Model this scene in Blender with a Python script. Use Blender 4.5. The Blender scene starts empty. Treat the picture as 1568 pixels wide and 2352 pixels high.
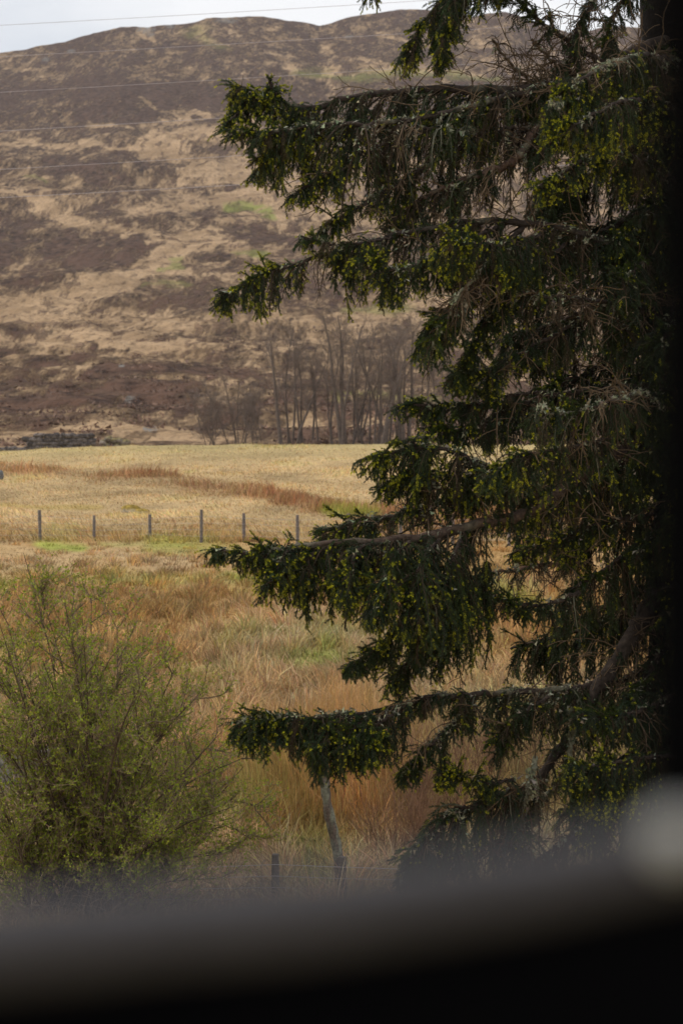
import bpy, math, random
import numpy as np
from mathutils import Vector
R = math.radians
sc = bpy.context.scene
C = sc.collection

# ------------------------------------------------------------------ camera
EYE = 7.6                       # eye height over the field (window on a bank)
PITCH = R(4.81)
cam = bpy.data.cameras.new("camera")
cam.sensor_fit = 'VERTICAL'; cam.sensor_height = 36; cam.sensor_width = 24; cam.lens = 85
cam.clip_start = 0.02; cam.clip_end = 9000
cam.dof.use_dof = True; cam.dof.focus_distance = 18.0; cam.dof.aperture_fstop = 6.3
camo = bpy.data.objects.new("camera", cam); C.objects.link(camo)
camo.location = (0, 0, EYE); camo.rotation_euler = (math.pi/2 - PITCH, 0, 0)
sc.camera = camo

# ------------------------------------------------------------------ sky and sun
SUN = Vector((-0.76, 0.06, 0.64)).normalized()
w = bpy.data.worlds.new("World"); sc.world = w; w.use_nodes = True
nt = w.node_tree; N = nt.nodes; Lk = nt.links
bg = N['Background']; bg.inputs['Strength'].default_value = 0.1
sky = N.new('ShaderNodeTexSky'); sky.sky_type = 'NISHITA'; sky.sun_disc = False
sky.sun_elevation = math.asin(SUN.z); sky.sun_rotation = math.atan2(SUN.x, SUN.y)
tc = N.new('ShaderNodeTexCoord'); mp = N.new('ShaderNodeMapping'); mp.inputs['Scale'].default_value = (1, 1, 3.5)
nz = N.new('ShaderNodeTexNoise'); nz.inputs['Scale'].default_value = 3.2; nz.inputs['Detail'].default_value = 6
cr = N.new('ShaderNodeValToRGB')
cr.color_ramp.elements[0].position = 0.35; cr.color_ramp.elements[0].color = (5.2, 5.6, 6.3, 1)
cr.color_ramp.elements[1].position = 0.62; cr.color_ramp.elements[1].color = (8.4, 8.4, 8.5, 1)
mx = N.new('ShaderNodeMixRGB'); mx.inputs[0].default_value = 0.93
Lk.new(tc.outputs['Generated'], mp.inputs[0]); Lk.new(mp.outputs[0], nz.inputs['Vector'])
Lk.new(nz.outputs['Fac'], cr.inputs[0]); Lk.new(sky.outputs[0], mx.inputs[1]); Lk.new(cr.outputs[0], mx.inputs[2])
Lk.new(mx.outputs[0], bg.inputs['Color'])
sl = bpy.data.lights.new("sun", 'SUN'); sl.energy = 1.5; sl.angle = R(14); sl.color = (1, 0.94, 0.84)
so = bpy.data.objects.new("sun", sl); C.objects.link(so)
so.rotation_euler = SUN.to_track_quat('Z', 'Y').to_euler()
sc.view_settings.view_transform = 'Standard'; sc.view_settings.look = 'None'
sc.view_settings.exposure = 0.36; sc.view_settings.gamma = 1.0
sc.cycles.use_denoising = True
sc.cycles.max_bounces = 6; sc.cycles.diffuse_bounces = 3; sc.cycles.volume_bounces = 0
sc.cycles.transparent_max_bounces = 8

# ------------------------------------------------------------------ helpers
rng = np.random.default_rng(7)
FPX = 2352 * 85 / 36.0
cp, sp_ = math.cos(PITCH), math.sin(PITCH)

def P(u, v, d):
    """survey point: direction of a sight line (1568x2352 plate) at forward distance d"""
    u = np.asarray(u, float); v = np.asarray(v, float); d = np.asarray(d, float)
    cx = (u - 784) / FPX; cy = (1176 - v) / FPX
    y = cp + cy * sp_; z = -sp_ + cy * cp
    k = d / y
    return np.stack(np.broadcast_arrays(cx * k, d, EYE + z * k), -1)

def UV(x, y, z):
    dz = z - EYE
    f = y * cp - dz * sp_; up = y * sp_ + dz * cp
    return 784 + FPX * x / f, 1176 - FPX * up / f

def vhash(ix, iy, seed):
    h = (ix.astype(np.int64) * 374761393 + iy.astype(np.int64) * 668265263 + seed * 1442695041) & 0xffffffff
    h = ((h ^ (h >> 13)) * 1274126177) & 0xffffffff
    return ((h ^ (h >> 16)) & 0xffffff) / float(0xffffff)

def vnoise(x, y, seed=0):
    x = np.asarray(x, float); y = np.asarray(y, float)
    ix = np.floor(x); iy = np.floor(y); fx = x - ix; fy = y - iy
    fx = fx*fx*(3-2*fx); fy = fy*fy*(3-2*fy)
    a = vhash(ix, iy, seed); b = vhash(ix+1, iy, seed); c = vhash(ix, iy+1, seed); d = vhash(ix+1, iy+1, seed)
    return (a*(1-fx)+b*fx)*(1-fy) + (c*(1-fx)+d*fx)*fy

def fbm(x, y, o=4, seed=0):
    s = 0; a = 1; t = 0
    for i in range(o):
        s = s + a*vnoise(x*2**i+17.3*i, y*2**i-9.1*i, seed+i); t += a; a *= 0.55
    return s / t

def nrm(a):
    return a / np.maximum(np.linalg.norm(a, axis=-1, keepdims=True), 1e-9)

def mesh(name, V, F, mat, parent=None, col=None, smooth=False, extra=None):
    """F: list of (n,k) index arrays"""
    me = bpy.data.meshes.new(name)
    V = np.asarray(V, np.float32).reshape(-1, 3)
    F = [np.asarray(f, np.int32) for f in F if len(f)]
    me.vertices.add(len(V)); me.vertices.foreach_set('co', V.ravel())
    nl = sum(f.size for f in F); npoly = sum(len(f) for f in F)
    me.loops.add(nl); me.polygons.add(npoly)
    me.loops.foreach_set('vertex_index', np.concatenate([f.ravel() for f in F]))
    sizes = np.concatenate([np.full(len(f), f.shape[1]) for f in F])
    me.polygons.foreach_set('loop_start', np.concatenate([[0], np.cumsum(sizes)[:-1]]).astype(np.int32))
    if smooth: me.polygons.foreach_set('use_smooth', np.ones(npoly, bool))
    if col is not None:
        at = me.color_attributes.new('col', 'FLOAT_COLOR', 'POINT')
        c4 = np.ones((len(V), 4), np.float32); c4[:, :3] = col
        at.data.foreach_set('color', c4.ravel())
    if extra:
        for k, a in extra.items():
            at = me.attributes.new(k, 'FLOAT', 'POINT'); at.data.foreach_set('value', np.asarray(a, np.float32))
    me.update(); me.validate()
    if mat: me.materials.append(mat)
    o = bpy.data.objects.new(name, me); C.objects.link(o)
    if parent is not None:
        o.parent = parent
        o.matrix_parent_inverse = parent.matrix_world.inverted() if parent.type != 'EMPTY' else \
            __import__('mathutils').Matrix.Translation(-parent.location)
    return o

def tag(o, label=None, cat=None, group=None, kind=None):
    for k, x in (('label', label), ('category', cat), ('group', group), ('kind', kind)):
        if x: o[k] = x
    return o

def empty(name, loc, label, cat, group=None):
    o = bpy.data.objects.new(name, None); C.objects.link(o); o.location = tuple(map(float, loc))
    return tag(o, label, cat, group)

def tubes(Pts, Rad, sides=4, col=None):
    """batch of polylines (M,N,3), radii (M,N) -> V, [quads], col"""
    Pts = np.asarray(Pts, float); Rad = np.asarray(Rad, float)
    M, n, _ = Pts.shape
    T = np.gradient(Pts, axis=1); T = nrm(T)
    ref = nrm(rng.normal(size=(M, 1, 3)) + np.array([0.3, 0.2, 0.1]))
    U = np.cross(T, ref)
    bad = np.linalg.norm(U, axis=-1, keepdims=True) < 0.15
    U = np.where(bad, np.cross(T, np.array([0.13, 0.9, 0.41])), U); U = nrm(U); W = np.cross(T, U)
    ang = np.arange(sides) * 2*np.pi/sides
    ring = U[:, :, None, :]*np.cos(ang)[None, None, :, None] + W[:, :, None, :]*np.sin(ang)[None, None, :, None]
    V = Pts[:, :, None, :] + ring*Rad[:, :, None, None]
    idx = np.arange(M*n*sides).reshape(M, n, sides)
    a = idx[:, :-1]; b = idx[:, 1:]
    Q = np.stack([a, np.roll(a, -1, 2), np.roll(b, -1, 2), b], -1).reshape(-1, 4)
    cc = None
    if col is not None:
        col = np.asarray(col, float)
        cc = np.broadcast_to(col.reshape(M, -1, 1, 3) if col.ndim > 1 else col, (M, n, sides, 3)).reshape(-1, 3)
    return V.reshape(-1, 3), Q, cc

class Bag:
    def __init__(s): s.V = []; s.F = {}; s.C = []; s.n = 0
    def add(s, V, F, col=None):
        V = np.asarray(V).reshape(-1, 3)
        if not isinstance(F, list): F = [F]
        for f in F:
            if len(f): s.F.setdefault(f.shape[1], []).append(np.asarray(f) + s.n)
        s.V.append(V); s.n += len(V)
        s.C.append(np.broadcast_to(np.asarray(col if col is not None else (1, 1, 1), float), V.shape))
    def build(s, name, mat, parent=None, smooth=False):
        if s.n == 0: return None
        return mesh(name, np.concatenate(s.V), [np.concatenate(f) for f in s.F.values()], mat, parent, np.concatenate(s.C), smooth)

def resample(pts, n):
    pts = np.asarray(pts, float)
    # Catmull-Rom through the points
    p = np.vstack([2*pts[0]-pts[1], pts, 2*pts[-1]-pts[-2]])
    out = []
    for i in range(1, len(p)-2):
        t = np.linspace(0, 1, 12, endpoint=False)[:, None]
        a, b, c, d = p[i-1], p[i], p[i+1], p[i+2]
        out.append(0.5*((2*b)+(-a+c)*t+(2*a-5*b+4*c-d)*t**2+(-a+3*b-3*c+d)*t**3))
    out.append(pts[-1:])
    q = np.vstack(out)
    s = np.concatenate([[0], np.cumsum(np.linalg.norm(np.diff(q, axis=0), axis=1))])
    t = np.linspace(0, s[-1], n)
    return np.stack([np.interp(t, s, q[:, k]) for k in range(3)], 1)

def grow(start, d0, L, K, droop, wob=0.15, target=(0, 0, -1)):
    """M curves from start (M,3), direction d0, length L, bending to target"""
    M = len(start); step = (L/(K-1))[:, None]
    tgt = np.asarray(target, float)
    pts = np.zeros((M, K, 3)); pts[:, 0] = start; d = nrm(d0)
    droop = np.broadcast_to(np.asarray(droop, float), (M,))[:, None]
    for k in range(1, K):
        d = nrm(d + tgt*droop/(K-1) + rng.normal(size=(M, 3))*wob)
        pts[:, k] = pts[:, k-1] + d*step
    return pts

def sample(C_, t):
    """curves (M,K,3) at t (M,S) in 0..1 -> points, tangents (M,S,3)"""
    M, K, _ = C_.shape
    f = np.clip(t, 0, 0.9999)*(K-1); i = f.astype(int); f = (f-i)[..., None]
    m = np.arange(M)[:, None]
    a = C_[m, i]; b = C_[m, i+1]
    return a*(1-f)+b*f, nrm(b-a)

# ------------------------------------------------------------------ materials
def mat(name, base=None, rough=0.85, noise=None, spec=0.2, bump=None, trans=0.0, mul=None):
    """base colour from the 'col' attribute (or a constant), broken up with noise"""
    m = bpy.data.materials.new(name); m.use_nodes = True
    t = m.node_tree; n = t.nodes; l = t.links
    b = n['Principled BSDF']; b.inputs['Roughness'].default_value = rough
    b.inputs['Specular IOR Level'].default_value = spec
    if base is None:
        a = n.new('ShaderNodeAttribute'); a.attribute_name = 'col'; out = a.outputs['Color']
    else:
        a = n.new('ShaderNodeRGB'); a.outputs[0].default_value = (*base, 1); out = a.outputs[0]
    tcx = n.new('ShaderNodeTexCoord')
    if noise:
        sc_, lo, hi = noise
        z = n.new('ShaderNodeTexNoise'); z.inputs['Scale'].default_value = sc_; z.inputs['Detail'].default_value = 5
        l.new(tcx.outputs['Object'], z.inputs['Vector'])
        mr = n.new('ShaderNodeMapRange'); mr.inputs[1].default_value = 0.3; mr.inputs[2].default_value = 0.7
        mr.inputs[3].default_value = lo; mr.inputs[4].default_value = hi; l.new(z.outputs['Fac'], mr.inputs[0])
        vm = n.new('ShaderNodeVectorMath'); vm.operation = 'SCALE'
        l.new(out, vm.inputs[0]); l.new(mr.outputs[0], vm.inputs['Scale']); out = vm.outputs[0]
    l.new(out, b.inputs['Base Color'])
    if bump:
        z = n.new('ShaderNodeTexNoise'); z.inputs['Scale'].default_value = bump[0]; z.inputs['Detail'].default_value = 6
        l.new(tcx.outputs['Object'], z.inputs['Vector'])
        bp = n.new('ShaderNodeBump'); bp.inputs['Distance'].default_value = bump[1]; bp.inputs['Strength'].default_value = 1
        l.new(z.outputs['Fac'], bp.inputs['Height']); l.new(bp.outputs[0], b.inputs['Normal'])
    if trans:
        tr = n.new('ShaderNodeBsdfTranslucent'); l.new(out, tr.inputs['Color'])
        ms = n.new('ShaderNodeMixShader'); ms.inputs[0].default_value = trans
        l.new(b.outputs[0], ms.inputs[1]); l.new(tr.outputs[0], ms.inputs[2])
        l.new(ms.outputs[0], n['Material Output'].inputs['Surface'])
    return m

M_needle = mat('spruce_needles', rough=0.55, spec=0.22, noise=(6, .8, 1.2), trans=0.10)
M_bark = mat('spruce_bark', rough=0.9, noise=(35, .55, 1.5), bump=(60, .006))
M_lichen = mat('lichen', rough=1.0, noise=(30, .7, 1.2))
M_grass = mat('dry_grass', rough=0.9, spec=.05, noise=(0.9, .85, 1.15), trans=0.25)
M_leaf = mat('willow_leaf', rough=0.55, trans=0.35)
M_twig = mat('twig_bark', rough=0.9, noise=(8, .7, 1.3))
M_wood = mat('weathered_post', rough=0.9, noise=(25, .6, 1.4), bump=(40, .004))
M_stone = mat('field_stone', rough=1.0, spec=.02, noise=(9, .5, 1.5), bump=(18, .02))
M_wire = mat('steel_wire', base=(.42, .40, .41), rough=0.5, spec=.5)
M_cable = mat('power_cable', base=(.50, .44, .45), rough=0.5, spec=.5)

# ------------------------------------------------------------------ terrain
SIL = np.array([(-900, 230), (-500, 170), (-200, 150), (0, 122), (60, 113), (130, 100), (200, 80), (250, 68), (300, 62), (400, 53), (450, 50),
    (480, 40), (530, 38), (570, 37), (640, 42), (700, 50), (735, 57), (765, 50), (800, 37), (860, 27), (950, 22), (1040, 25), (1080, 38),
    (1110, 33), (1150, 28), (1185, 34), (1200, 42), (1260, 62), (1300, 74), (1380, 62), (1460, 60), (1568, 75), (1800, 90), (2200, 140), (2600, 200)], float)

def field_z(x, y):
    y = np.asarray(y, float); x = np.asarray(x, float)
    z = 0.35*(fbm(x/9, y/12, 3, 5)-.5) + 0.12*(fbm(x/1.7, y/2.2, 2, 9)-.5)*np.clip((85-y)/10, .3, 1)
    z = z*np.clip((150-y)/60, .25, 1) - 0.22*np.clip((y-95)/40, 0, 1) + 0.50*np.clip((x+12)/10, -2.5, 0)*np.clip((y-100)/35, 0, 1)
    z = z + .22*(fbm(x/2.6, y/9, 3, 13)-.5)*np.clip((y-112)/20, 0, 1)
    z = z - np.clip((y-139)/16, 0, 1)**1.2*2.2                      # falls away behind the crest
    k = np.clip((27.5-y)/24.5, 0, 1.4)
    z = z*(1-np.clip(k*3, 0, 1)) + 6.35*k - 0.35*np.exp(-((y-27)/2)**2)*0     # bank up to the window
    return z

def hill_z(x, y):
    a = x/np.maximum(y, 1)
    ue = 784 + FPX*a
    st = (1176-np.interp(ue, SIL[:, 0], SIL[:, 1]))/FPX
    top = np.tan(np.arctan(st)-PITCH) + 0.0022*(fbm(a*90, 0*a+3, 6, 3)-.5)
    s = (y-152)/(1250-152)
    f = np.clip(s, 0, 1)**0.80
    t = -0.0600 + (top+0.0600)*f
    z = EYE + y*t
    amp = 0.017*y*np.clip(s*14, 0, 1)*np.clip((.93-s)*3, 0, 1)
    n1 = fbm(x/(0.10*y+18)+3, np.log(y)*13+x/400, 3, 21) - .5
    n2 = fbm(x/30, y/60, 4, 44) - .5
    z = z + amp*n1*1.25 + 6*n2*np.clip(s*5, 0, 1)*np.clip((.93-s)*4, 0, 1) + (fbm(x/4, y/7, 3, 77)-.5)*1.3*np.clip(s*30, 0, 1)*np.clip((1-s)*6, .25, 1)
    z = np.where(s > 1, z - (y-1250)*0.22, z)
    return z

def stroke(U, Vv, pts, wd, soft=.5):
    """distance mask around a polyline in survey space; wd = half width in v"""
    m = np.zeros_like(U)
    for (a, b) in zip(pts[:-1], pts[1:]):
        ax, ay = a[0]/2.2, a[1]; bx, by = b[0]/2.2, b[1]
        px, py = U/2.2, Vv
        dx, dy = bx-ax, by-ay
        t = np.clip(((px-ax)*dx+(py-ay)*dy)/(dx*dx+dy*dy+1e-9), 0, 1)
        d = np.hypot(px-ax-t*dx, py-ay-t*dy)
        wl = wd if np.isscalar(wd) else wd
        m = np.maximum(m, np.clip((1-d/wl)/soft, 0, 1))
    return m

# hillside ---------------------------------------------------------
na, nd = 1000, 1000
aa = np.linspace(-0.24, 0.24, na)
dd = 146*np.exp(np.linspace(0, math.log(1750/146), nd))
A, D = np.meshgrid(aa, dd)
X = A*D; Y = D
Z = hill_z(X, Y)
U, Vp = UV(X, Y, Z)
wig = (fbm(U/70, Vp/28, 4, 11)-.5)
Vw = Vp + wig*46; Uw = U + (fbm(U/50, Vp/30, 3, 15)-.5)*70
g = np.zeros_like(U)
# base bias: dark heather on the upper slope, mixed grass lower
g += np.interp(Vp, [0, 60, 130, 250, 300, 420, 520, 640, 740, 850, 880, 960, 1010], [-.12, -.10, -.08, -.16, .0, .10, .10, .06, .20, .10, .0, .10, .14])
def S(pts, wd, amt, soft=.6):
    global g
    g = g + amt*stroke(Uw, Vw, pts, wd, soft)
S([(0, 715), (150, 680), (270, 640), (380, 590), (470, 545)], 30, .62)
S([(0, 720), (80, 725), (200, 715), (330, 735)], 26, .35)
S([(345, 345), (430, 315), (540, 305), (620, 330)], 34, .70)
S([(420, 370), (520, 390), (620, 400), (700, 440)], 34, .40)
S([(80, 445), (120, 490), (190, 518), (260, 532), (340, 545)], 13, .62)
S([(340, 480), (400, 460), (470, 470), (560, 440), (680, 430)], 20, .40)
S([(190, 330), (290, 345), (340, 315)], 8, .6)
S([(0, 330), (90, 335), (160, 330)], 8, .45)
S([(205, 290), (285, 288)], 8, .55); S([(0, 445), (60, 440)], 10, .6)
S([(330, 228), (420, 262), (470, 268)], 6, .5); S([(380, 280), (440, 265), (520, 270)], 6, .5)
S([(450, 55), (470, 80), (520, 90)], 7, .4); S([(620, 110), (700, 165), (760, 185)], 10, .45)
S([(330, 70), (350, 95)], 9, .5); S([(60, 165), (90, 160)], 8, .35)
S([(640, 90), (720, 95), (800, 140), (900, 150)], 10, .28); S([(760, 160), (950, 165), (1100, 170)], 11, .40)
S([(1000, 80), (1150, 110)], 9, .25)
S([(800, 60), (950, 90), (1050, 130)], 8, .3)
S([(0, 790), (120, 780), (300, 770)], 24, .35); S([(320, 800), (420, 790)], 14, .7)
S([(0, 855), (200, 840)], 12, .2)
S([(550, 460), (700, 480), (860, 500)], 30, .38)
S([(650, 330), (800, 360), (1000, 380)], 20, .3)
S([(420, 620), (560, 640), (640, 620)], 16, .25); S([(500, 700), (640, 690)], 14, .2)
S([(0, 1000), (200, 980), (420, 1000)], 14, .3)
# dark heather bodies
S([(0, 250), (180, 265), (320, 255)], 30, -.25); S([(240, 200), (380, 215), (480, 225), (600, 215)], 38, -.35)
S([(0, 200), (180, 210)], 24, -.18); S([(90, 385), (200, 390), (260, 410)], 30, -.35)
S([(210, 385), (300, 360), (400, 385)], 22, -.28)
S([(0, 570), (120, 560), (220, 590), (290, 570)], 44, -.38); S([(0, 500), (60, 520)], 30, -.25)
S([(0, 640), (130, 645)], 16, -.22); S([(560, 540), (700, 560)], 24, -.4)
S([(180, 480), (260, 490)], 22, -.2); S([(320, 560), (430, 540), (480, 510)], 14, -.25)
S([(330, 690), (470, 700), (600, 690)], 26, -.25); S([(200, 790), (300, 800)], 6, -.4)
S([(0, 920), (150, 910), (330, 900), (420, 930)], 36, -.40); S([(230, 850), (420, 850), (560, 860)], 22, -.32)
S([(600, 930), (800, 940), (1000, 950)], 26, -.3)
green = stroke(Uw, Vw, [(525, 487), (560, 482), (615, 486)], 15, .4)
green = np.maximum(green, .8*stroke(Uw, Vw, [(540, 580), (600, 582)], 7, .5))
green = np.maximum(green, .7*stroke(Uw, Vw, [(380, 608), (420, 607)], 7, .5))
green = np.maximum(green, .5*stroke(Uw, Vw, [(340, 660), (420, 655)], 9, .5))
green = np.maximum(green, .55*stroke(Uw, Vw, [(60, 415), (90, 420)], 6, .5))
green = np.maximum(green, .6*stroke(Uw, Vw, [(700, 160), (820, 175), (1000, 172), (1130, 180)], 13, .8))
green = np.maximum(green, .7*stroke(Uw, Vw, [(780, 905), (900, 915), (1000, 910)], 16, .8))
green = np.maximum(green, .5*stroke(Uw, Vw, [(800, 720), (930, 715)], 12, .8))
green = np.maximum(green, .35*stroke(Uw, Vw, [(440, 60), (500, 100)], 14, .8))
red = np.clip((fbm(U/90, Vp/24, 3, 61)-.47)*5, 0, 1)*np.interp(Vp, [300, 520, 700, 1000], [.15, .4, .8, 1])
rock = np.zeros_like(U)
for (ru, rv, ra, rb) in [(335, 68, 18, 8), (345, 80, 9, 5), (390, 60, 12, 4), (520, 47, 26, 5), (165, 118, 8, 4), (105, 137, 8, 5), (985, 47, 20, 4),
                         (300, 918, 14, 7), (345, 985, 16, 6), (280, 840, 6, 3), (800, 85, 12, 4)]:
    rock = np.maximum(rock, np.clip(1.6-((U-ru)/ra)**2-((Vp-rv)/rb)**2 + (fbm(U/5, Vp/3, 2, 5)-.5)*2.2, 0, 1))
idx = np.arange(na*nd).reshape(nd, na)
Q = np.stack([idx[:-1, :-1], idx[:-1, 1:], idx[1:, 1:], idx[1:, :-1]], -1).reshape(-1, 4)
def hill_material():
    m = bpy.data.materials.new('heather_moor'); m.use_nodes = True
    t = m.node_tree; n = t.nodes; l = t.links; b = n['Principled BSDF']
    b.inputs['Roughness'].default_value = 1; b.inputs['Specular IOR Level'].default_value = 0.05
    tcx = n.new('ShaderNodeTexCoord')
    def at(nm):
        a = n.new('ShaderNodeAttribute'); a.attribute_name = nm; return a.outputs['Fac']
    def noi(s, det=5, scale=(1, 1, 1), rough=.6):
        mpx = n.new('ShaderNodeMapping'); mpx.inputs['Scale'].default_value = scale
        z = n.new('ShaderNodeTexNoise'); z.inputs['Scale'].default_value = s; z.inputs['Detail'].default_value = det; z.inputs['Roughness'].default_value = rough
        l.new(tcx.outputs['Object'], mpx.inputs[0]); l.new(mpx.outputs[0], z.inputs['Vector']); return z.outputs['Fac']
    def mth(op, a, b_):
        q = n.new('ShaderNodeMath'); q.operation = op
        for i, x in enumerate((a, b_)):
            if isinstance(x, (int, float)): q.inputs[i].default_value = x
            else: l.new(x, q.inputs[i])
        return q.outputs[0]
    def mixc(f, a, b_):
        q = n.new('ShaderNodeMixRGB'); l.new(f, q.inputs[0])
        for i, x in ((1, a), (2, b_)):
            if isinstance(x, tuple): q.inputs[i].default_value = (*x, 1)
            else: l.new(x, q.inputs[i])
        return q.outputs[0]
    def ss(x, lo, hi):
        q = n.new('ShaderNodeMapRange'); q.interpolation_type = 'SMOOTHSTEP'
        q.inputs[1].default_value = lo; q.inputs[2].default_value = hi; l.new(x, q.inputs[0]); return q.outputs[0]
    nf = mth('ADD', mth('MULTIPLY', noi(.035, 7, (1, .45, .4), .72), 1.0), mth('MULTIPLY', noi(.13, 8, (1, .26, .3), .8), 2.6))
    nf = mth('ADD', nf, mth('MULTIPLY', noi(.7, 6, (1, .3, .3), .75), 1.4))
    tot = mth('ADD', mth('ADD', nf, -2.39), mth('MULTIPLY', at('grassy'), .72))
    f = ss(tot, -.10, .38)
    c_h = mixc(ss(noi(.5, 5), .35, .65), (.050, .030, .022), (.150, .090, .060))
    c_h = mixc(at('redden'), c_h, (.145, .082, .055))
    c_g = mixc(ss(noi(.09, 6), .35, .65), (.36, .238, .132), (.57, .385, .225))
    c_g = mixc(ss(noi(1.3, 3), .50, .72), c_g, (.23, .15, .085))
    f = mth('MULTIPLY', f, mth('SUBTRACT', .95, mth('MULTIPLY', ss(noi(.36, 4, (1, .3, .3), .6), .55, .63), .6)))
    c = mixc(f, c_h, c_g)
    gg = mth('MULTIPLY', at('green'), ss(noi(.12, 6), .30, .52))
    c = mixc(gg, c, (.30, .29, .085))
    rr = mth('MULTIPLY', at('rock'), ss(noi(.5, 5), .38, .55))
    c = mixc(rr, c, (.27, .245, .215))
    l.new(c, b.inputs['Base Color'])
    bp = n.new('ShaderNodeBump'); bp.inputs['Strength'].default_value = 1; bp.inputs['Distance'].default_value = 2.6
    hh = mth('SUBTRACT', noi(.35, 6), mth('MULTIPLY', f, .35))
    l.new(hh, bp.inputs['Height']); l.new(bp.outputs[0], b.inputs['Normal'])
    return m
hill = mesh('hillside', np.stack([X, Y, Z], -1).reshape(-1, 3), [Q], hill_material(), smooth=True,
            extra=dict(grassy=g.ravel(), green=green.ravel(), rock=rock.ravel(), redden=red.ravel()))
tag(hill, kind='structure')

# field zones ---------------------------------------------------------
STRAW = np.array([.60, .425, .215]); STRAWD = np.array([.50, .34, .15]); OCHRE = np.array([.54, .34, .140]); RUST = np.array([.45, .24, .085])
RUSH = np.array([.33, .165, .075]); MOSS = np.array([.27, .29, .06]); PALE = np.array([.66, .47, .26]); OLIVE = np.array([.36, .28, .12])
def zone(x, y):
    """returns colour, blade height, kind weights for the field at x, y"""
    u, v = UV(x, y, 0*x)
    w1 = fbm(x/6, y/9, 4, 31)-.5; w2 = fbm(x/2.4, y/4, 4, 37)-.5
    vv = v + w1*26*np.clip((1400-v)/200, .4, 1.2); uu = u + w2*50
    far = np.clip((1246-v)/12, 0, 1)
    band = np.maximum.reduce([stroke(uu, vv, [(-200, 1062), (0, 1064), (130, 1072), (230, 1086)], 15, .9)*.8, stroke(uu, vv, [(230, 1090), (330, 1092), (460, 1112), (620, 1135), (700, 1150)], 22, .8),
                              stroke(uu, vv, [(330, 1082), (400, 1088)], 12, .6), stroke(uu, vv, [(650, 1150), (780, 1168), (900, 1180), (1100, 1190), (1500, 1200)], 24, .8),
                              stroke(uu, vv, [(900, 1230), (1100, 1225), (1400, 1230)], 40, .8)*.8])
    grn = np.maximum.reduce([stroke(u, v+w2*22, [(360, 1252), (440, 1254), (530, 1268), (640, 1285)], 24, .9)*np.clip(.75+w1*3, 0, 1), stroke(uu, v+w2*14, [(110, 1252), (190, 1256)], 12, .9)*.9, stroke(uu, v+w2*14, [(240, 1250), (340, 1248)], 7, .9)*.4,
                             stroke(uu, vv, [(520, 1318), (580, 1330)], 14, .8)*.8, stroke(uu, vv, [(760, 1172), (860, 1176)], 14, .8)*.7, stroke(uu, vv, [(1150, 1175), (1200, 1165)], 12, .8)*.8,
                             stroke(uu, vv, [(1130, 1340), (1200, 1400)], 26, .8)*.6,
                             np.clip((w1-.06)*7, 0, 1)*.45*np.clip((1250-v)/50, 0, 1)*0, np.clip(-(w2+.10)*5, 0, 1)*np.clip((v-1290)/60, 0, 1)*.8])
    yel = stroke(uu, vv, [(0, 1160), (60, 1166), (220, 1170)], 8, .8)
    cF = STRAW*(1+w2[..., None]*.9+w1[..., None]*.35) ; cF = cF + (np.array([.50, .42, .18])-cF)*np.clip((1060-v)/50, 0, 1)[..., None]*.55
    cF = cF + (STRAWD*.95-cF)*np.clip((v-1195)/30, 0, 1)[..., None]*.55
    cF = cF + (MOSS*1.2-cF)*(np.clip((w2-.12)*6, 0, 1)*.25)[..., None]
    band = band*np.clip(.72+w2*2.2+w1*1.2, 0, 1)
    cF = cF + (RUSH*1.1*(1+w2[..., None])-cF)*band[..., None]*.97
    cF = cF + (np.array([.5, .36, .09])-cF)*yel[..., None]*.5
    m = np.clip(.5+w1*3.4, 0, 1)[..., None]; m2 = np.clip(.5+w2*3.2, 0, 1)[..., None]
    cN = OCHRE*(1-m) + PALE*.86*m; cN = cN + (RUST-cN)*np.clip((w2*2-w1*3), 0, 1)[..., None]*.9
    cN = cN + (OLIVE-cN)*np.clip(-(w1+.03)*5, 0, 1)[..., None]*.55*m2
    lo = np.clip((v-1740)/110, 0, 1)[..., None]*np.clip((u-480)/150, 0, 1)[..., None]
    cN = cN + (RUST*1.1-cN)*lo*.7*np.clip(1-(u-820)/150, 0.15, 1)[..., None]
    rgt = np.clip((u-900)/150, 0, 1)[..., None]*np.clip((v-1560)/80, 0, 1)[..., None]
    cN = cN + (np.array([.46, .36, .17])-cN)*rgt*.8
    bot = np.clip((v-1915)/60, 0, 1)[..., None]
    cN = cN + (np.array([.50, .40, .25])-cN)*bot*.6
    c = cN + (cF-cN)*far[..., None]
    c = c + (MOSS*(1.25+w2[..., None])-c)*np.clip(grn*1.2, 0, 1)[..., None]*.9
    h = np.where(v < 1246, .11 + .09*np.clip((w2-.05)*8, 0, 1) + band*.42 + np.clip((v-1180)/50, 0, 1)*.16*(w2 > -.1), .44 + w1*.35)
    h = h*(1-np.clip(grn, 0, 1)*.6)*np.where(v > 1246, np.interp(v, [1246, 1275, 1340], [.32, .42, 1]), 1)
    h = h*(1-.65*np.clip((v-1940)/40, 0, 1)*np.clip((640-u)/60, 0, 1))
    reed = np.clip((v-1730)/60, 0, 1)*np.clip((u-520)/100, 0, 1)*np.clip((1930-v)/50, 0, 1)
    h = h + reed*.75
    return np.clip(c, 0.01, 1), h, u, v, reed, band

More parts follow.
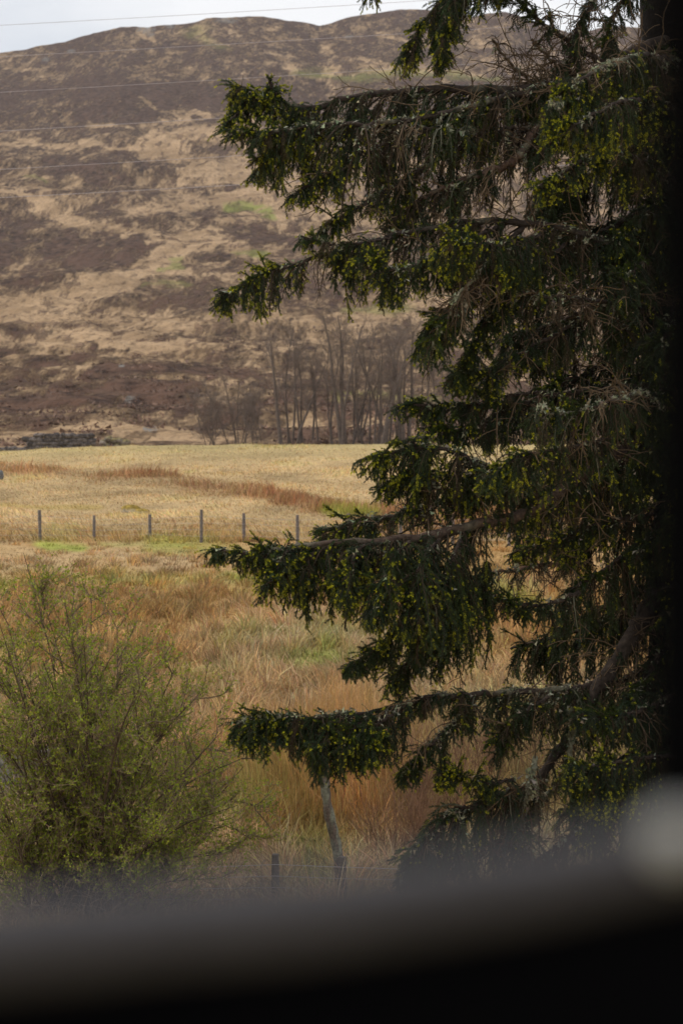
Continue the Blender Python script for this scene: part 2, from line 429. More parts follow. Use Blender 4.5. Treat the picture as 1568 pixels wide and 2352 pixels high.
gx = np.concatenate([np.linspace(-60, -24, 12, endpoint=False), np.linspace(-24, 24, 340), np.linspace(24, 60, 13)[1:]])
gy = np.concatenate([[-6, -3, 0, 1.5], np.linspace(3, 27, 14), np.linspace(27.5, 160, 640)])
GX, GY = np.meshgrid(gx, gy); GZ = field_z(GX, GY)
gc, *_ = zone(GX, GY)
nx_, ny_ = len(gx), len(gy)
idx = np.arange(nx_*ny_).reshape(ny_, nx_)
Q = np.stack([idx[:-1, :-1], idx[:-1, 1:], idx[1:, 1:], idx[1:, :-1]], -1).reshape(-1, 4)
M_field = mat('field_turf', rough=1, spec=.05, noise=(3.5, .75, 1.25), bump=(5, .06))
fld = mesh('field', np.stack([GX, GY, GZ], -1).reshape(-1, 3), [Q], M_field, smooth=True, col=(gc*.80).reshape(-1, 3))
tag(fld, kind='structure')
# low ground that carries the sheet on behind the hill and to the sides
gxx = np.array([-4000, 4000.]); 
pl = mesh('ground', [(-4000, -300, -6), (4000, -300, -6), (4000, 5000, -6), (-4000, 5000, -6)], [np.array([[0, 1, 2, 3]])],
          mat('moorland_ground', base=(.14, .09, .06), rough=1, noise=(.05, .7, 1.3), bump=(.3, .3)))
tag(pl, kind='structure')

# grass blades ---------------------------------------------------------
def blades(n, y0, y1, hw, mult_h, wid, name, sel=None, flow=1.0, lean=.55, tuss=0):
    # density follows 1/y^2-like sampling so near ground is as well covered as it is seen
    y = 1/(1/y0 - rng.random(n)*(1/y0-1/y1)); x = (rng.random(n)*2-1)*(hw*y+1.0)
    c, h, u, v, reed, band = zone(x, y)
    if sel is not None:
        k = sel(u, v, reed, band); x, y, c, h, u, v, reed = [q[k] for q in (x, y, c, h, u, v, reed)]
    outx = outy = None
    if tuss:
        nt2 = tuss; ty = 1/(1/y0 - rng.random(nt2)*(1/y0-1/y1)); tx = (rng.random(nt2)*2-1)*(hw*ty+1.0)
        ti = rng.integers(0, nt2, len(x)); m9 = rng.random(len(x)) < .72
        ox = rng.normal(size=len(x))*.13; oy = rng.normal(size=len(x))*.13
        x = np.where(m9, tx[ti]+ox, x); y = np.clip(np.where(m9, ty[ti]+oy, y), y0*.97, y1)
        outx = np.where(m9, ox/.13, 0); outy = np.where(m9, oy/.13, 0)
        tc_ = (.62+.75*rng.random(nt2))[ti][:, None]*(1+np.array([.05, .0, -.08])*rng.normal(size=(nt2, 1))[ti]); ts_ = (.55+.9*rng.random(nt2))[ti]
        c, h, u, v, reed, band = zone(x, y)
        k = sel(u, v, reed, band)
        x, y, c, h, u, v, reed, outx, outy, m9, tc_, ts_ = [q[k] for q in (x, y, c, h, u, v, reed, outx, outy, m9, tc_, ts_)]
        c = np.where(m9[:, None], c*tc_, c*.72); h = np.where(m9, h*ts_, h*.5)
    z = field_z(x, y)
    tus = fbm(x/1.1, y/1.6, 3, 71)
    L = h*mult_h*(.45+.8*rng.random(len(x)))*(.5+tus)
    th = fbm(x/3.3, y/5.5, 3, 51)*4*np.pi*flow + rng.normal(size=len(x))*.45
    ln = lean*(.25+1.1*rng.random(len(x)))*(1-reed*.75)*(.4+1.2*fbm(x/4, y/6, 2, 91))
    dx_ = np.cos(th)*ln; dy_ = np.sin(th)*ln*.7
    if outx is not None:
        dx_ = dx_*.45+outx*.34*(1-reed*.7)+rng.normal(size=len(x))*.12; dy_ = dy_*.45+outy*.34+rng.normal(size=len(x))*.12
    d = np.stack([dx_, dy_, np.ones_like(ln)], -1); d = nrm(d)
    d2 = nrm(d + np.stack([dx_*1.6, dy_*1.2, -.6*np.hypot(dx_, dy_)], -1))
    wv = rng.normal(size=(len(x), 3)); wv[:, 2] *= .2; wv[:, 0] += np.sign(wv[:, 0])*1.0; s = nrm(wv)*(wid*(.6+.8*rng.random(len(x)))*(y/45)**.5)[:, None]
    p0 = np.stack([x, y, z-.02], -1); p1 = p0 + d*(L*.5)[:, None]; p2 = p1 + d2*(L*.5)[:, None]
    V = np.stack([p0-s, p0+s, p1+s*.8, p1-s*.8, p2], 1)
    c = c*(.5+.9*rng.random((len(x), 1))**1.3)*(.7+.6*tus[:, None])*(1+.08*rng.normal(size=(len(x), 3)))
    cc = np.stack([c, c, c, c, c*1.15], 1)
    i = np.arange(len(x))[:, None]*5
    q = i+np.array([0, 1, 2, 3]); t = i+np.array([3, 2, 4])
    o = mesh(name, V.reshape(-1, 3), [q, t], M_grass, col=np.clip(cc, .01, 1).reshape(-1, 3))
    tag(o, kind='stuff'); return o
blades(420000, 27, 81, .19, 1.1, .008, 'rough_grass', lambda u, v, r, b: v > 1240, lean=.8, tuss=7500)
blades(150000, 74, 150, .19, 1.0, .008, 'meadow_grass', lambda u, v, r, b: v <= 1243, lean=.9, flow=.7)
blades(60000, 82, 146, .19, 1.15, .009, 'rushes', lambda u, v, r, b: (b > .45) & (v <= 1240), lean=.25)
blades(90000, 31, 44, .12, 1.25, .0045, 'reeds', lambda u, v, r, b: r > .3, lean=.22, flow=.3)

# ------------------------------------------------------------------ rocks and stones
def stones(specs, name, col, parent=None, material=None, moss=None):
    """specs: (x,y,z, sx,sy,sz); rough boulders as one mesh"""
    B = Bag()
    import bmesh
    for (x, y, z, sx, sy, sz) in specs:
        bm = bmesh.new(); bmesh.ops.create_icosphere(bm, subdivisions=3, radius=1)
        v = np.array([q.co[:] for q in bm.verts]); f = np.array([[q.index for q in ff.verts] for ff in bm.faces]); bm.free()
        sd = rng.random()*90
        v = np.sign(v)*np.abs(v)**.62; v = nrm(v)*(np.abs(v).max(1, keepdims=True)**.2)
        r = 1 + .38*(fbm(v[:, 0]*1.5+sd, v[:, 1]*1.5+v[:, 2]*1.7, 4, 2)-.5)
        v = v*r[:, None]*np.array([sx, sy, sz])
        a = rng.normal()*.12; ca, sa = math.cos(a), math.sin(a)
        v = np.stack([v[:, 0]*ca-v[:, 2]*sa, v[:, 1], v[:, 0]*sa+v[:, 2]*ca], 1)
        c = np.array(col)*(.55+.9*rng.random())
        cc = np.broadcast_to(c, v.shape).copy()
        if moss is not None:
            k = np.clip((v[:, 2]/sz-.1)*2+(fbm(v[:, 0]/sx*2+sd, v[:, 1]*2, 3, 8)-.5)*3, 0, 1)[:, None]
            cc = cc*(1-k)+np.array(moss)*k
        B.add(v+np.array([x, y, z]), f, cc)
    return B.build(name, material or M_stone, parent, smooth=True)
def gpt(u, v):      # point of the flat field under a sight line
    y = float(np.clip(EYE/np.tan(np.arctan((v-1176)/FPX)+PITCH), 5, 139))
    x = (u-784)/FPX*y; return np.array([x, y, float(field_z(x, y))])
q = gpt(316, 1178)
tag(stones([(q[0]-.25, q[1], q[2]+.05, .42, .35, .22), (q[0]+.12, q[1]-.2, q[2]+.0, .36, .3, .16)], 'mossy_boulder', (.33, .30, .25), moss=(.30, .21, .05)),
    'small boulder with yellow moss lying in the straw field behind the wire fence', 'boulder')
q = gpt(-3, 1092)
tag(stones([(q[0], q[1], q[2]+.18, .22, .22, .30)], 'boulder', (.30, .295, .29)), 'grey upright boulder at the left edge of the pale field', 'boulder')
# ruined dry stone wall on the crest
sp = []
for uu in np.arange(-60, 212, 5.5):
    hgt = np.interp(uu, [-60, 60, 100, 150, 212], [.35, .4, .8, .8, .7])
    for k in range(int(hgt/.22)+1):
        sp.append((*(P(uu+rng.normal()*3, 1020, 146)[:2]), -.82+.23*k+rng.random()*.1+(uu < 60)*-.35, .16+.2*rng.random(), .22, .12+.08*rng.random()))
tag(stones(sp, 'dry_stone_wall', (.13, .11, .10)), 'low tumbled dry stone wall of dark stones along the top of the pale field', 'stone wall')
sp = [(*(P(u_, 1015, 147)[:2]), -.62+h_, .25+.15*rng.random(), .3, .2) for u_, h_ in [(238, .1), (250, .3), (262, .2), (276, .2), (288, .1), (246, -.1), (268, -.1), (284, -.1)]]
tag(stones(sp, 'stone_heap', (.26, .22, .19), moss=(.22, .18, .09)), 'short heap of lichened stones at the right end of the dry stone wall', 'stone heap')

# ------------------------------------------------------------------ heather clumps on the lower slope (one mass)
n = 1500
y = 1/(1/158 - rng.random(n)*(1/158-1/520)); a = (rng.random(n)*2-1)*.2; x = a*y
u_, v_ = UV(x, y, hill_z(x, y))
gi = np.clip(((a+.24)/.48*(na-1)).astype(int), 0, na-1); di = np.clip((np.log(y/146)/math.log(1750/146)*(nd-1)).astype(int), 0, nd-1)
keep = (g[di, gi] + (fbm(x/9, y/14, 3, 66)-.5)*.9) < .13
x, y = x[keep], y[keep]; n = len(x); z = hill_z(x, y)
m_ = 26
off = rng.normal(size=(n, m_, 3))*np.array([.7, .7, .07]); r0 = (.5+rng.random((n, 1, 1)))
cen = np.stack([x, y, z+.04], -1)[:, None, :]+off*r0; cen = cen.reshape(-1, 3)
dv = rng.normal(size=(len(cen), 3, 3))*.15; V = cen[:, None, :]+dv
cl = np.array([.15, .10, .075])*(.6+.9*rng.random((n, 1, 1)))+np.array([.05, .015, 0])*rng.random((n, 1, 1)); cl = np.broadcast_to(cl, (n, m_*3, 3)).reshape(-1, 3)
tag(mesh('heather', V.reshape(-1, 3), [np.arange(len(V)*3).reshape(-1, 3)], M_twig, col=cl), kind='stuff')

# ------------------------------------------------------------------ bare trees beyond the crest
TW = np.array([.165, .125, .098])
def bare_tree(u, vtop, y, stems, seed, label, bushy=False, thick=.085, spread=.10, lean=0.0, dens=1.0, name='bare_tree', col=TW):
    global rng
    old = rng; rng = np.random.default_rng(seed)
    x0 = (u-784)/FPX*y; zb = float(hill_z(np.array(x0), np.array(float(y)))) if y > 150 else float(field_z(x0, y))
    H = float(P(u, vtop, y)[2]) - zb
    root = empty(name, (x0, y, zb), label, 'bush' if bushy else 'tree', 'bare trees along the foot of the hill')
    st = np.zeros((stems, 3)); st[:, 0] = x0+rng.normal(size=stems)*thick*(3.5 if bushy else 1.5); st[:, 1] = y+rng.normal(size=stems)*.3; st[:, 2] = zb-.2
    d0 = np.stack([rng.normal(size=stems)*spread*(2.5 if bushy else 1.3)+lean, rng.normal(size=stems)*spread, np.ones(stems)], -1)
    L = H*(.78+.25*rng.random(stems))*(.8 if bushy else 1)
    t = grow(st, d0, L, 10, .12, .055, (0, 0, 1))
    rad = 1.15*thick*(.55+.6*rng.random((stems, 1)))*np.linspace(1, .22, 10)[None]**.9*(.45 if bushy else 1)
    V, Q, c = tubes(t, rad, 6, col*.85)
    mesh('trunk', V, [Q], M_twig, root, c, True)
    # limbs
    nb = int((9 if not bushy else 9)*dens)
    tt = .30+.68*rng.random((stems, nb)) if not bushy else .1+.85*rng.random((stems, nb))
    p, tg = sample(t, tt); p = p.reshape(-1, 3); tg = tg.reshape(-1, 3)
    d1 = nrm(tg*1.0+rng.normal(size=p.shape)*np.array([.55, .45, .15]))
    L1 = (H*(.16+.16*rng.random(len(p))))*np.interp(tt.ravel(), [0, 1], [1.25, .55])
    l1 = grow(p, d1, L1, 7, .45, .12, (0, 0, 1))
    r1 = (.024 if not bushy else .016)*np.linspace(1, .35, 7)[None]*np.ones((len(p), 1))
    B = Bag(); V, Q, c = tubes(l1, r1, 4, col); B.add(V, Q, c)
    ns = int((9 if not bushy else 5)*dens); tt = .15+.85*rng.random((len(l1), ns)); p, tg = sample(l1, tt); p = p.reshape(-1, 3); tg = tg.reshape(-1, 3)
    l2 = grow(p, nrm(tg+rng.normal(size=p.shape)*.5), .3+.8*rng.random(len(p)), 4, .3, .12, (0, 0, 1))
    V, Q, c = tubes(l2, .0070*np.linspace(1, .5, 4)[None]*np.ones((len(l2), 1)), 3, col*1.25); B.add(V, Q, c)
    ns = 4; tt = .2+.8*rng.random((len(l2), ns)); p, tg = sample(l2, tt); p = p.reshape(-1, 3); tg = tg.reshape(-1, 3)
    l3 = grow(p, nrm(tg+rng.normal(size=p.shape)*.6), .15+.4*rng.random(len(p)), 3, .2, .12, (0, 0, 1))
    V, Q, c = tubes(l3, .006*np.ones((len(l3), 3)), 3, col*1.3); B.add(V, Q, c)
    cr = B.build('crown', M_twig, root)
    rng = old; return root
bt = [ # u, vtop, y, stems, label
 (487, 850, 158, 7, 'bushy bare shrub with many thin stems, leftmost bare shrub at the hill foot', True, .07, .11, 0),
 (548, 815, 159, 7, 'tall bushy bare shrub beside the leftmost one at the hill foot', True, .08, .09, 0),
 (585, 870, 162, 6, 'low bare shrub squeezed between the tall bushy shrub and the first single trunk', True, .06, .12, .05),
 (668, 745, 161, 3, 'bare tree with faint thin trunks between the slender single trunk and the three close trunks', False, .08, .08, 0),
 (825, 735, 163, 3, 'hazy thin trunked bare tree behind the crooked trunks', False, .08, .09, 0),
 (910, 745, 163, 3, 'hazy thin trunked bare tree between the dark forked trunks and the curved trunks', False, .08, .09, 0),
 (640, 735, 157, 1, 'bare tree with one slender leaning trunk, just right of the bushy shrubs', False, .12, .05, -.03),
 (692, 760, 159, 3, 'bare tree with three close trunks right of the single slender trunk', False, .12, .07, -.05),
 (716, 800, 161, 2, 'thinner twin trunked bare tree just behind the three close trunks', False, .09, .06, -.04),
 (757, 770, 160, 2, 'bare tree with two thin trunks left of the tallest clump', False, .09, .09, -.05),
 (786, 700, 157, 4, 'tallest clump of bare trunks below the drooping tip of the middle spruce branch', False, .13, .07, -.10),
 (812, 780, 161, 2, 'bare twin trunks rising right behind the tallest clump', False, .09, .08, .02),
 (842, 765, 159, 2, 'bare tree with crooked trunks leaning left towards the tallest clump', False, .11, .07, -.11),
 (862, 740, 157, 3, 'wide forking bare tree between the crooked and the dark trunks', False, .13, .10, .02),
 (893, 730, 158, 3, 'bare tree with dark forked trunks and an open crown', False, .12, .10, -.02),
 (932, 720, 159, 3, 'bare tree with curved trunks next to the hanging spruce foliage', False, .12, .10, .05),
 (965, 760, 160, 2, 'slim bare tree partly hidden by the spruce branch tips', False, .09, .08, .04),
 (1010, 790, 160, 2, 'thin bare tree seen above the short level spruce branch', False, .08, .07, .0),
 (1048, 800, 162, 3, 'bare tree with three pale thin trunks above the level spruce branch', False, .09, .07, .02),
 (1095, 790, 161, 2, 'rightmost bare tree glimpsed in the gap under the spruce foliage', False, .09, .07, .0),
]
for i, (u, vt, y, s_, lab, bu, th, spd, ln) in enumerate(bt):
    bare_tree(u, vt, y, s_, 100+i, lab, bu, th, spd, ln, dens=.95)

# ------------------------------------------------------------------ fences
def post_mesh(base, h, r, tilt, col, parent, name='post', seed=0):
    n = 6
    z = np.linspace(-.25, h, n); p = np.stack([base[0]+tilt*np.clip(z, 0, 9), base[1]+0*z, base[2]+z], -1)[None]
    rr = r*(1+.05*rng.normal(size=n))[None]; rr[0, -1] *= .92
    V, Q, c = tubes(p, rr, 8, np.array(col))
    B = Bag(); B.add(V, Q, c)
    top = p[0, -1]+np.array([0, 0, .012]); B.add(np.vstack([V[-8:], top]), np.array([[k, (k+1) % 8, 8] for k in range(8)]), col)
    return B.build(name, M_wood, parent)
def fence(ps, r, col, label, name='wire_fence', wires=4, wr=.0035):
    bases = [gpt(u, vb) for (u, vt, vb, t) in ps]
    root = empty(name, bases[0], label, 'fence')
    tops = []
    for (u, vt, vb, tl), b in zip(ps, bases):
        h = float(P(u, vt, b[1])[2]-b[2]); post_mesh(b, h, r, tl, col, root); tops.append((b, h, tl))
    for k in range(wires):
        f = .22+.7*k/(wires-1)
        pts = []
        for b, h, tl in tops:
            hh = .9*f*min(h, 1.05); pts.append([b[0]+tl*hh, b[1]-r, b[2]+hh])
        pts = np.array(pts); pts = np.concatenate([np.linspace(a_, b_, 6, endpoint=False) for a_, b_ in zip(pts[:-1], pts[1:])]+[pts[-1:]])
        V, Q, c = tubes(pts[None], np.full((1, len(pts)), wr), 5, (.3, .3, .3)); mesh('wire', V, [Q], M_wire, root, smooth=True)
fence([(-150, 1178, 1238, 0), (-28, 1180, 1240, 0), (90, 1172, 1240, -.02), (214, 1184, 1241, .01), (343, 1182, 1238, -.01), (461, 1171, 1243, .01), (559, 1179, 1241, 0), (683, 1183, 1246, -.01),
       (800, 1180, 1244, 0), (920, 1182, 1246, .01), (1040, 1181, 1247, 0), (1170, 1182, 1248, 0), (1290, 1182, 1248, 0)],
      .055, (.17, .145, .13), 'wire fence with thin weathered posts across the far side of the rough grass')
fence([(170, 1985, 2080, 0), (630, 1962, 2085, 0), (785, 1968, 2090, .01), (950, 1975, 2095, 0)], .055, (.105, .085, .07),
      'dark post fence close behind the blurred sill, below the lichened trunk')

# lichened leaning trunk
b = gpt(782, 2070); tp = P(742, 1770, b[1]-.1)
root = empty('dead_trunk', b, 'short leaning dead trunk mottled with pale lichen under the lowest big spruce branch', 'tree trunk')
pts = resample([b+[.03, 0, -.2], b+(tp-b)*.35+[.05, 0, 0], b+(tp-b)*.7+[.0, 0, 0], tp], 26)
V, Q, c = tubes(pts[None], (np.linspace(.078, .058, 26)*(1+.07*rng.normal(size=26)))[None], 14, (.2, .17, .13))
nn = fbm(V[:, 2]*9, V[:, 0]*22+V[:, 1]*15, 4, 5)[:, None]; c = np.where(nn > .52, np.array([.19, .19, .14]), np.where(nn > .45, np.array([.12, .11, .085]), np.array([.12, .09, .07])))
mesh('trunk', V, [Q], M_bark, root, c, True)
# fallen moss log
b = gpt(690, 1955)+np.array([0, 0, .22])
pts = resample([b+[-.17, 0, .03], b+[-.02, .02, .02], b+[.12, 0, -.01], b+[.22, .05, -.02]], 12)
V, Q, c = tubes(pts[None], np.linspace(.035, .02, 12)[None], 8, np.linspace(0, 1, 12)[None, :, None]*np.array([-.23, -.17, -.02])+np.array([.34, .27, .06]))
tag(mesh('fallen_log', V, [Q], M_bark, None, c, True), 'small yellow mossed fallen branch on the grass left of the lichened trunk', 'log')

# ------------------------------------------------------------------ stone shed behind the bush
sy = 36.0
def sz(v): return float(P(0, v, sy)[2])
xr = float(P(92, 1900, sy)[0])
root = empty('stone_shed', (xr-1.5, sy+1.5, 0), 'dark old stone shed with a lichened slab roof behind the green bush', 'shed')
sp = []
zt = sz(1835); z = -.1; 
while z < zt:
    hh = .13+.10*rng.random(); x = xr-3.6
    while x < xr-.05:
        ww = min(.16+.28*rng.random(), xr-x); sp.append((x+ww/2, sy+.12, z+hh/2, ww*.60, .22, hh*.66)); x += ww
    y2 = sy+.3
    while y2 < sy+3.2:
        ww = .2+.3*rng.random(); sp.append((xr-.18, y2+ww/2, z+hh/2, .20, ww*.6, hh*.66)); y2 += ww
    z += hh
stones(sp, 'wall', (.10, .075, .06), root)
B = Bag()
for r_ in range(3):
    x = xr-3.9
    while x < xr+.22:
        ww = .35+.35*rng.random(); y0_ = sy-.28+.42*r_; z0_ = zt+.02+.16*r_
        bx = np.array([[i, j, k] for k in (0, 1) for j in (0, 1) for i in (0, 1)], float)
        bx[:, 0] = x+bx[:, 0]*ww*.97; ky = bx[:, 1].copy(); bx[:, 1] = y0_+ky*.6; bx[:, 2] = z0_+ky*.20+bx[:, 2]*.055+rng.normal()*.012
        bx += rng.normal(size=bx.shape)*.014
        B.add(bx, np.array([[0, 2, 3, 1], [4, 5, 7, 6], [0, 1, 5, 4], [2, 6, 7, 3], [0, 4, 6, 2], [1, 3, 7, 5]]), np.array([.11, .10, .08])*(.7+.6*rng.random()))
        x += ww
B.build('slab_roof', M_stone, root)

# ------------------------------------------------------------------ willow bushes
def leafs(Cv, spacing, size, colf, tmin=.1, clump=3):
    """small pointed leaves in tufts along curves"""
    L = np.linalg.norm(np.diff(Cv, axis=1), axis=-1).sum(1)
    cnt = np.maximum(1, (L*(1-tmin)/spacing+rng.random(len(L))).astype(int))
    ci = np.repeat(np.arange(len(L)), cnt); t = tmin+(1-tmin)*rng.random(len(ci))
    K = Cv.shape[1]; f = np.clip(t, 0, .999)*(K-1); i = f.astype(int); f = (f-i)[:, None]
    p = Cv[ci, i]*(1-f)+Cv[ci, i+1]*f; tg = nrm(Cv[ci, i+1]-Cv[ci, i])
    p = np.repeat(p, clump, 0); tg = np.repeat(tg, clump, 0)
    d = nrm(tg*.6+rng.normal(size=p.shape)*.75+np.array([0, 0, .25])); s = nrm(np.cross(d, rng.normal(size=p.shape)))
    ln = (size*(.6+.8*rng.random(len(p))))[:, None]
    V = np.stack([p, p+d*ln*.5+s*ln*.24, p+d*ln, p+d*ln*.5-s*ln*.24], 1)
    c = np.repeat(colf(len(p)), 4, 0)
    return V.reshape(-1, 3), np.arange(len(p)*4).reshape(-1, 4), c
GL = np.array([[.22, .24, .03], [.29, .29, .04], [.18, .20, .03], [.34, .30, .05], [.25, .29, .025]])
def gleaf(n): return GL[rng.integers(0, len(GL), n)]*np.array([1.1, 1.25, .85])*(.55+.75*rng.random((n, 1)))
def bush(stem_list, base, seed, label, name, depth=.9, dens=1.0, col=np.array([.155, .11, .07])):
    """stem_list: (base du, tip u, tip v, radius); shoots fan out of one stool"""
    global rng
    old = rng; rng = np.random.default_rng(seed)
    root = empty(name, base, label, 'bush')
    S0 = []
    R0 = []
    for (du, tu, tv, r) in stem_list:
        yy = base[1]+rng.normal()*.3; b_ = base+np.array([du/FPX*base[1], yy-base[1], -.15])
        t_ = P(tu, tv, base[1]+rng.normal()*depth)
        mid1 = b_+(t_-b_)*.33+np.array([(b_[0]-t_[0])*.15, 0, abs(t_[0]-b_[0])*.12])+rng.normal(size=3)*.08
        mid2 = b_+(t_-b_)*.68+np.array([(b_[0]-t_[0])*.10, 0, abs(t_[0]-b_[0])*.12])+rng.normal(size=3)*.10
        S0.append(resample([b_, mid1, mid2, t_], 14)); R0.append(np.linspace(r*1.35, .005, 14)**1.0*np.interp(np.linspace(0, 1, 14), [0, .45, 1], [1, .6, .8]))
    S0 = np.array(S0); R0 = np.array(R0)
    V, Q, c = tubes(S0, R0, 7, col*.55); mesh('stem', V, [Q], M_bark, root, c, True)
    B = Bag(); LF = Bag()
    def level(Cv, n, Lr, up, rad, c_, K=6, tmin=.12, side=.7):
        tt = tmin+(1-tmin)*rng.random((len(Cv), n)); p, tg = sample(Cv, tt); p = p.reshape(-1, 3); tg = tg.reshape(-1, 3)
        d = nrm(tg*.9+rng.normal(size=p.shape)*side*np.array([1, 1, .7]))
        L = Lr*(.45+.8*rng.random(len(p)))*np.interp(tt.ravel(), [0, 1], [1.15, .6])
        g_ = grow(p, d, L, K, up, .16, (0, 0, 1))
        V, Q, c = tubes(g_, rad*np.linspace(1, .4, K)[None]*(.7+.6*rng.random((len(p), 1))), 3 if rad < .006 else 4, c_)
        B.add(V, Q, c); return g_
    l1 = level(S0, int(12*dens), 1.0, .8, .0085, col*.8, 8)
    l2 = level(l1, 7, .42, .5, .0045, col*1.5)
    l3 = level(l2, 3, .18, .3, .0034, col*1.9, 4)
    l4 = level(l1, 5, .16, .3, .003, col*1.4, 4)
    B.build('twigs', M_twig, root)
    for cv, spc in ((l2, .14), (l3, .10), (l4, .11), (l1, .32)): LF.add(*leafs(cv, spc, .036, gleaf))
    LF.build('foliage', M_leaf, root)
    rng = old
b = gpt(190, 2090)
sl_ = [(-30, -10, 1400, .02), (-10, 90, 1410, .02), (0, 190, 1420, .02), (-90, 20, 1960, .02), (-110, -30, 1930, .02), (-60, 110, 2010, .015), (-100, 60, 2040, .015), (40, 260, 2010, .015), (80, 340, 2030, .015), (90, 440, 2020, .015), (-120, 0, 1800, .02), (60, 330, 1950, .015), (-25, 110, 1620, .055), (8, 175, 1580, .065), (25, 270, 1660, .05), (-45, 40, 1700, .045), (-20, 55, 1270, .014), (-10, 90, 1350, .018), (0, 150, 1385, .03), (-30, 20, 1435, .035), (5, 210, 1375, .04), (15, 270, 1435, .035), (-40, -60, 1465, .035), (-60, -120, 1580, .03),
       (10, 310, 1485, .04), (30, 350, 1520, .035), (20, 400, 1540, .045), (30, 440, 1610, .03), (40, 480, 1580, .03), (30, 510, 1680, .03), (50, 560, 1740, .03), (60, 545, 1850, .025),
       (-20, 120, 1495, .04), (0, 180, 1520, .035), (10, 230, 1580, .03), (-40, 60, 1570, .03), (-70, -100, 1720, .03), (-60, -30, 1660, .03), (60, 460, 1900, .025), (70, 400, 1800, .025), (50, 330, 1670, .03),
       (-60, -40, 1850, .02), (-40, 60, 1800, .02), (70, 520, 1960, .02), (40, 300, 1900, .02), (-30, 100, 1900, .02), (60, 470, 1720, .025), (20, 380, 1670, .02), (-10, 200, 1700, .02), (0, 10, 1525, .03), (0, 130, 1640, .03), (40, 420, 1960, .02), (-50, 30, 1970, .02), (-20, 30, 1485, .02), (0, 100, 1520, .02), (10, 240, 1525, .02), (20, 330, 1580, .02), (-10, 60, 1640, .02), (10, 180, 1465, .02), (20, 290, 1640, .02), (-30, -20, 1520, .02), (0, 260, 1700, .02)]
bush(sl_, b, 5, 'large many stemmed willow bush with fresh green leaves in the lower left', 'willow_bush')
b = gpt(330, 1985)
sl_ = [(-20, 300, 1580, .02), (0, 350, 1620, .02), (20, 420, 1640, .02), (40, 500, 1700, .02), (60, 560, 1760, .02), (40, 600, 1850, .015), (-10, 380, 1760, .015), (70, 580, 1930, .015), (50, 480, 1860, .015), (20, 440, 1780, .02)]
bush(sl_, b, 9, 'lower spreading leafy bush behind the right half of the large willow bush', 'leafy_bush', dens=.8)
# undergrowth by the near fence: twiggy brambles as one mass
n = 900; xx = rng.uniform(-6.5, 7.5, n); yy = rng.uniform(27.6, 31.0, n); st = np.stack([xx, yy, field_z(xx, yy)], -1)
g0 = grow(st, nrm(rng.normal(size=(n, 3))*np.array([.9, .6, .2])+[0, 0, 1]), .35+.6*rng.random(n), 9, 1.3, .22)
p, tg = sample(g0, rng.random((n, 6))); p = p.reshape(-1, 3); tg = tg.reshape(-1, 3)
g1 = grow(p, nrm(tg+rng.normal(size=p.shape)*.9), .12+.25*rng.random(len(p)), 5, .4, .25)
B = Bag()
for gg_, rr_ in ((g0, .004), (g1, .0025)):
    V, Q, c = tubes(gg_, np.full(gg_.shape[:2], rr_), 3, np.array([.26, .20, .14])); B.add(V, Q, c)
tag(B.build('brambles', M_twig), kind='stuff')

# bare brown saplings in the reeds at lower right
def sapling(u, vb, vt, seed, label):
    b = gpt(u, vb); global rng
    old = rng; rng = np.random.default_rng(seed)
    root = empty('bare_sapling', b, label, 'sapling', 'bare brown saplings under the spruce')
    H = float(P(u, vt, b[1])[2]-b[2]); n = 9; cc = np.array([.17, .095, .055])
    st = np.tile(b, (n, 1))+rng.normal(size=(n, 3))*[.1, .1, 0]; st[:, 2] -= .1
    s = grow(st, np.stack([rng.normal(size=n)*.32, rng.normal(size=n)*.2, np.ones(n)], -1), H*(.7+.4*rng.random(n)), 9, .5, .05, (0, 0, 1))
    V, Q, c = tubes(s, .012*np.linspace(1, .3, 9)[None]*np.ones((n, 1)), 5, cc); mesh('stem', V, [Q], M_twig, root, c)
    p, tg = sample(s, .15+.85*rng.random((n, 14))); p = p.reshape(-1, 3); tg = tg.reshape(-1, 3)
    l1 = grow(p, nrm(tg+rng.normal(size=p.shape)*.45), .3+.5*rng.random(len(p)), 6, .6, .08, (0, 0, 1))
    B = Bag(); V, Q, c = tubes(l1, .005*np.linspace(1, .4, 6)[None]*np.ones((len(l1), 1)), 3, cc*1.25); B.add(V, Q, c)
    p, tg = sample(l1, .2+.8*rng.random((len(l1), 3))); p = p.reshape(-1, 3); tg = tg.reshape(-1, 3)
    l2 = grow(p, nrm(tg+rng.normal(size=p.shape)*.5), .1+.2*rng.random(len(p)), 4, .4, .08, (0, 0, 1))
    V, Q, c = tubes(l2, np.full(l2.shape[:2], .003), 3, cc*1.35); B.add(V, Q, c)
    B.build('twigs', M_twig, root); rng = old
for i, (u, vb, vt, lab) in enumerate([
    (960, 1960, 1700, 'bare brown sapling just right of the hanging tip beside the lichened trunk'),
    (1040, 1930, 1600, 'bare brown sapling above the small bright green spruce tip'),
    (1120, 1900, 1620, 'tall bare sapling seen in the gap under the lichened spruce branch'),
    (1190, 1880, 1650, 'bare sapling left of the lichen covered hanging spruce limb'),
    (1270, 1870, 1600, 'bare sapling behind the thick crooked spruce limb'),
    (1350, 1860, 1480, 'bare sapling right of the thick crooked spruce limb'),
    (1430, 1850, 1480, 'bare sapling showing through the gap at the right of the thick limb'),
    (905, 1990, 1860, 'shortest bare sapling standing in pale grass near the dark post fence')]):
    sapling(u, vb, vt, 300+i, lab)

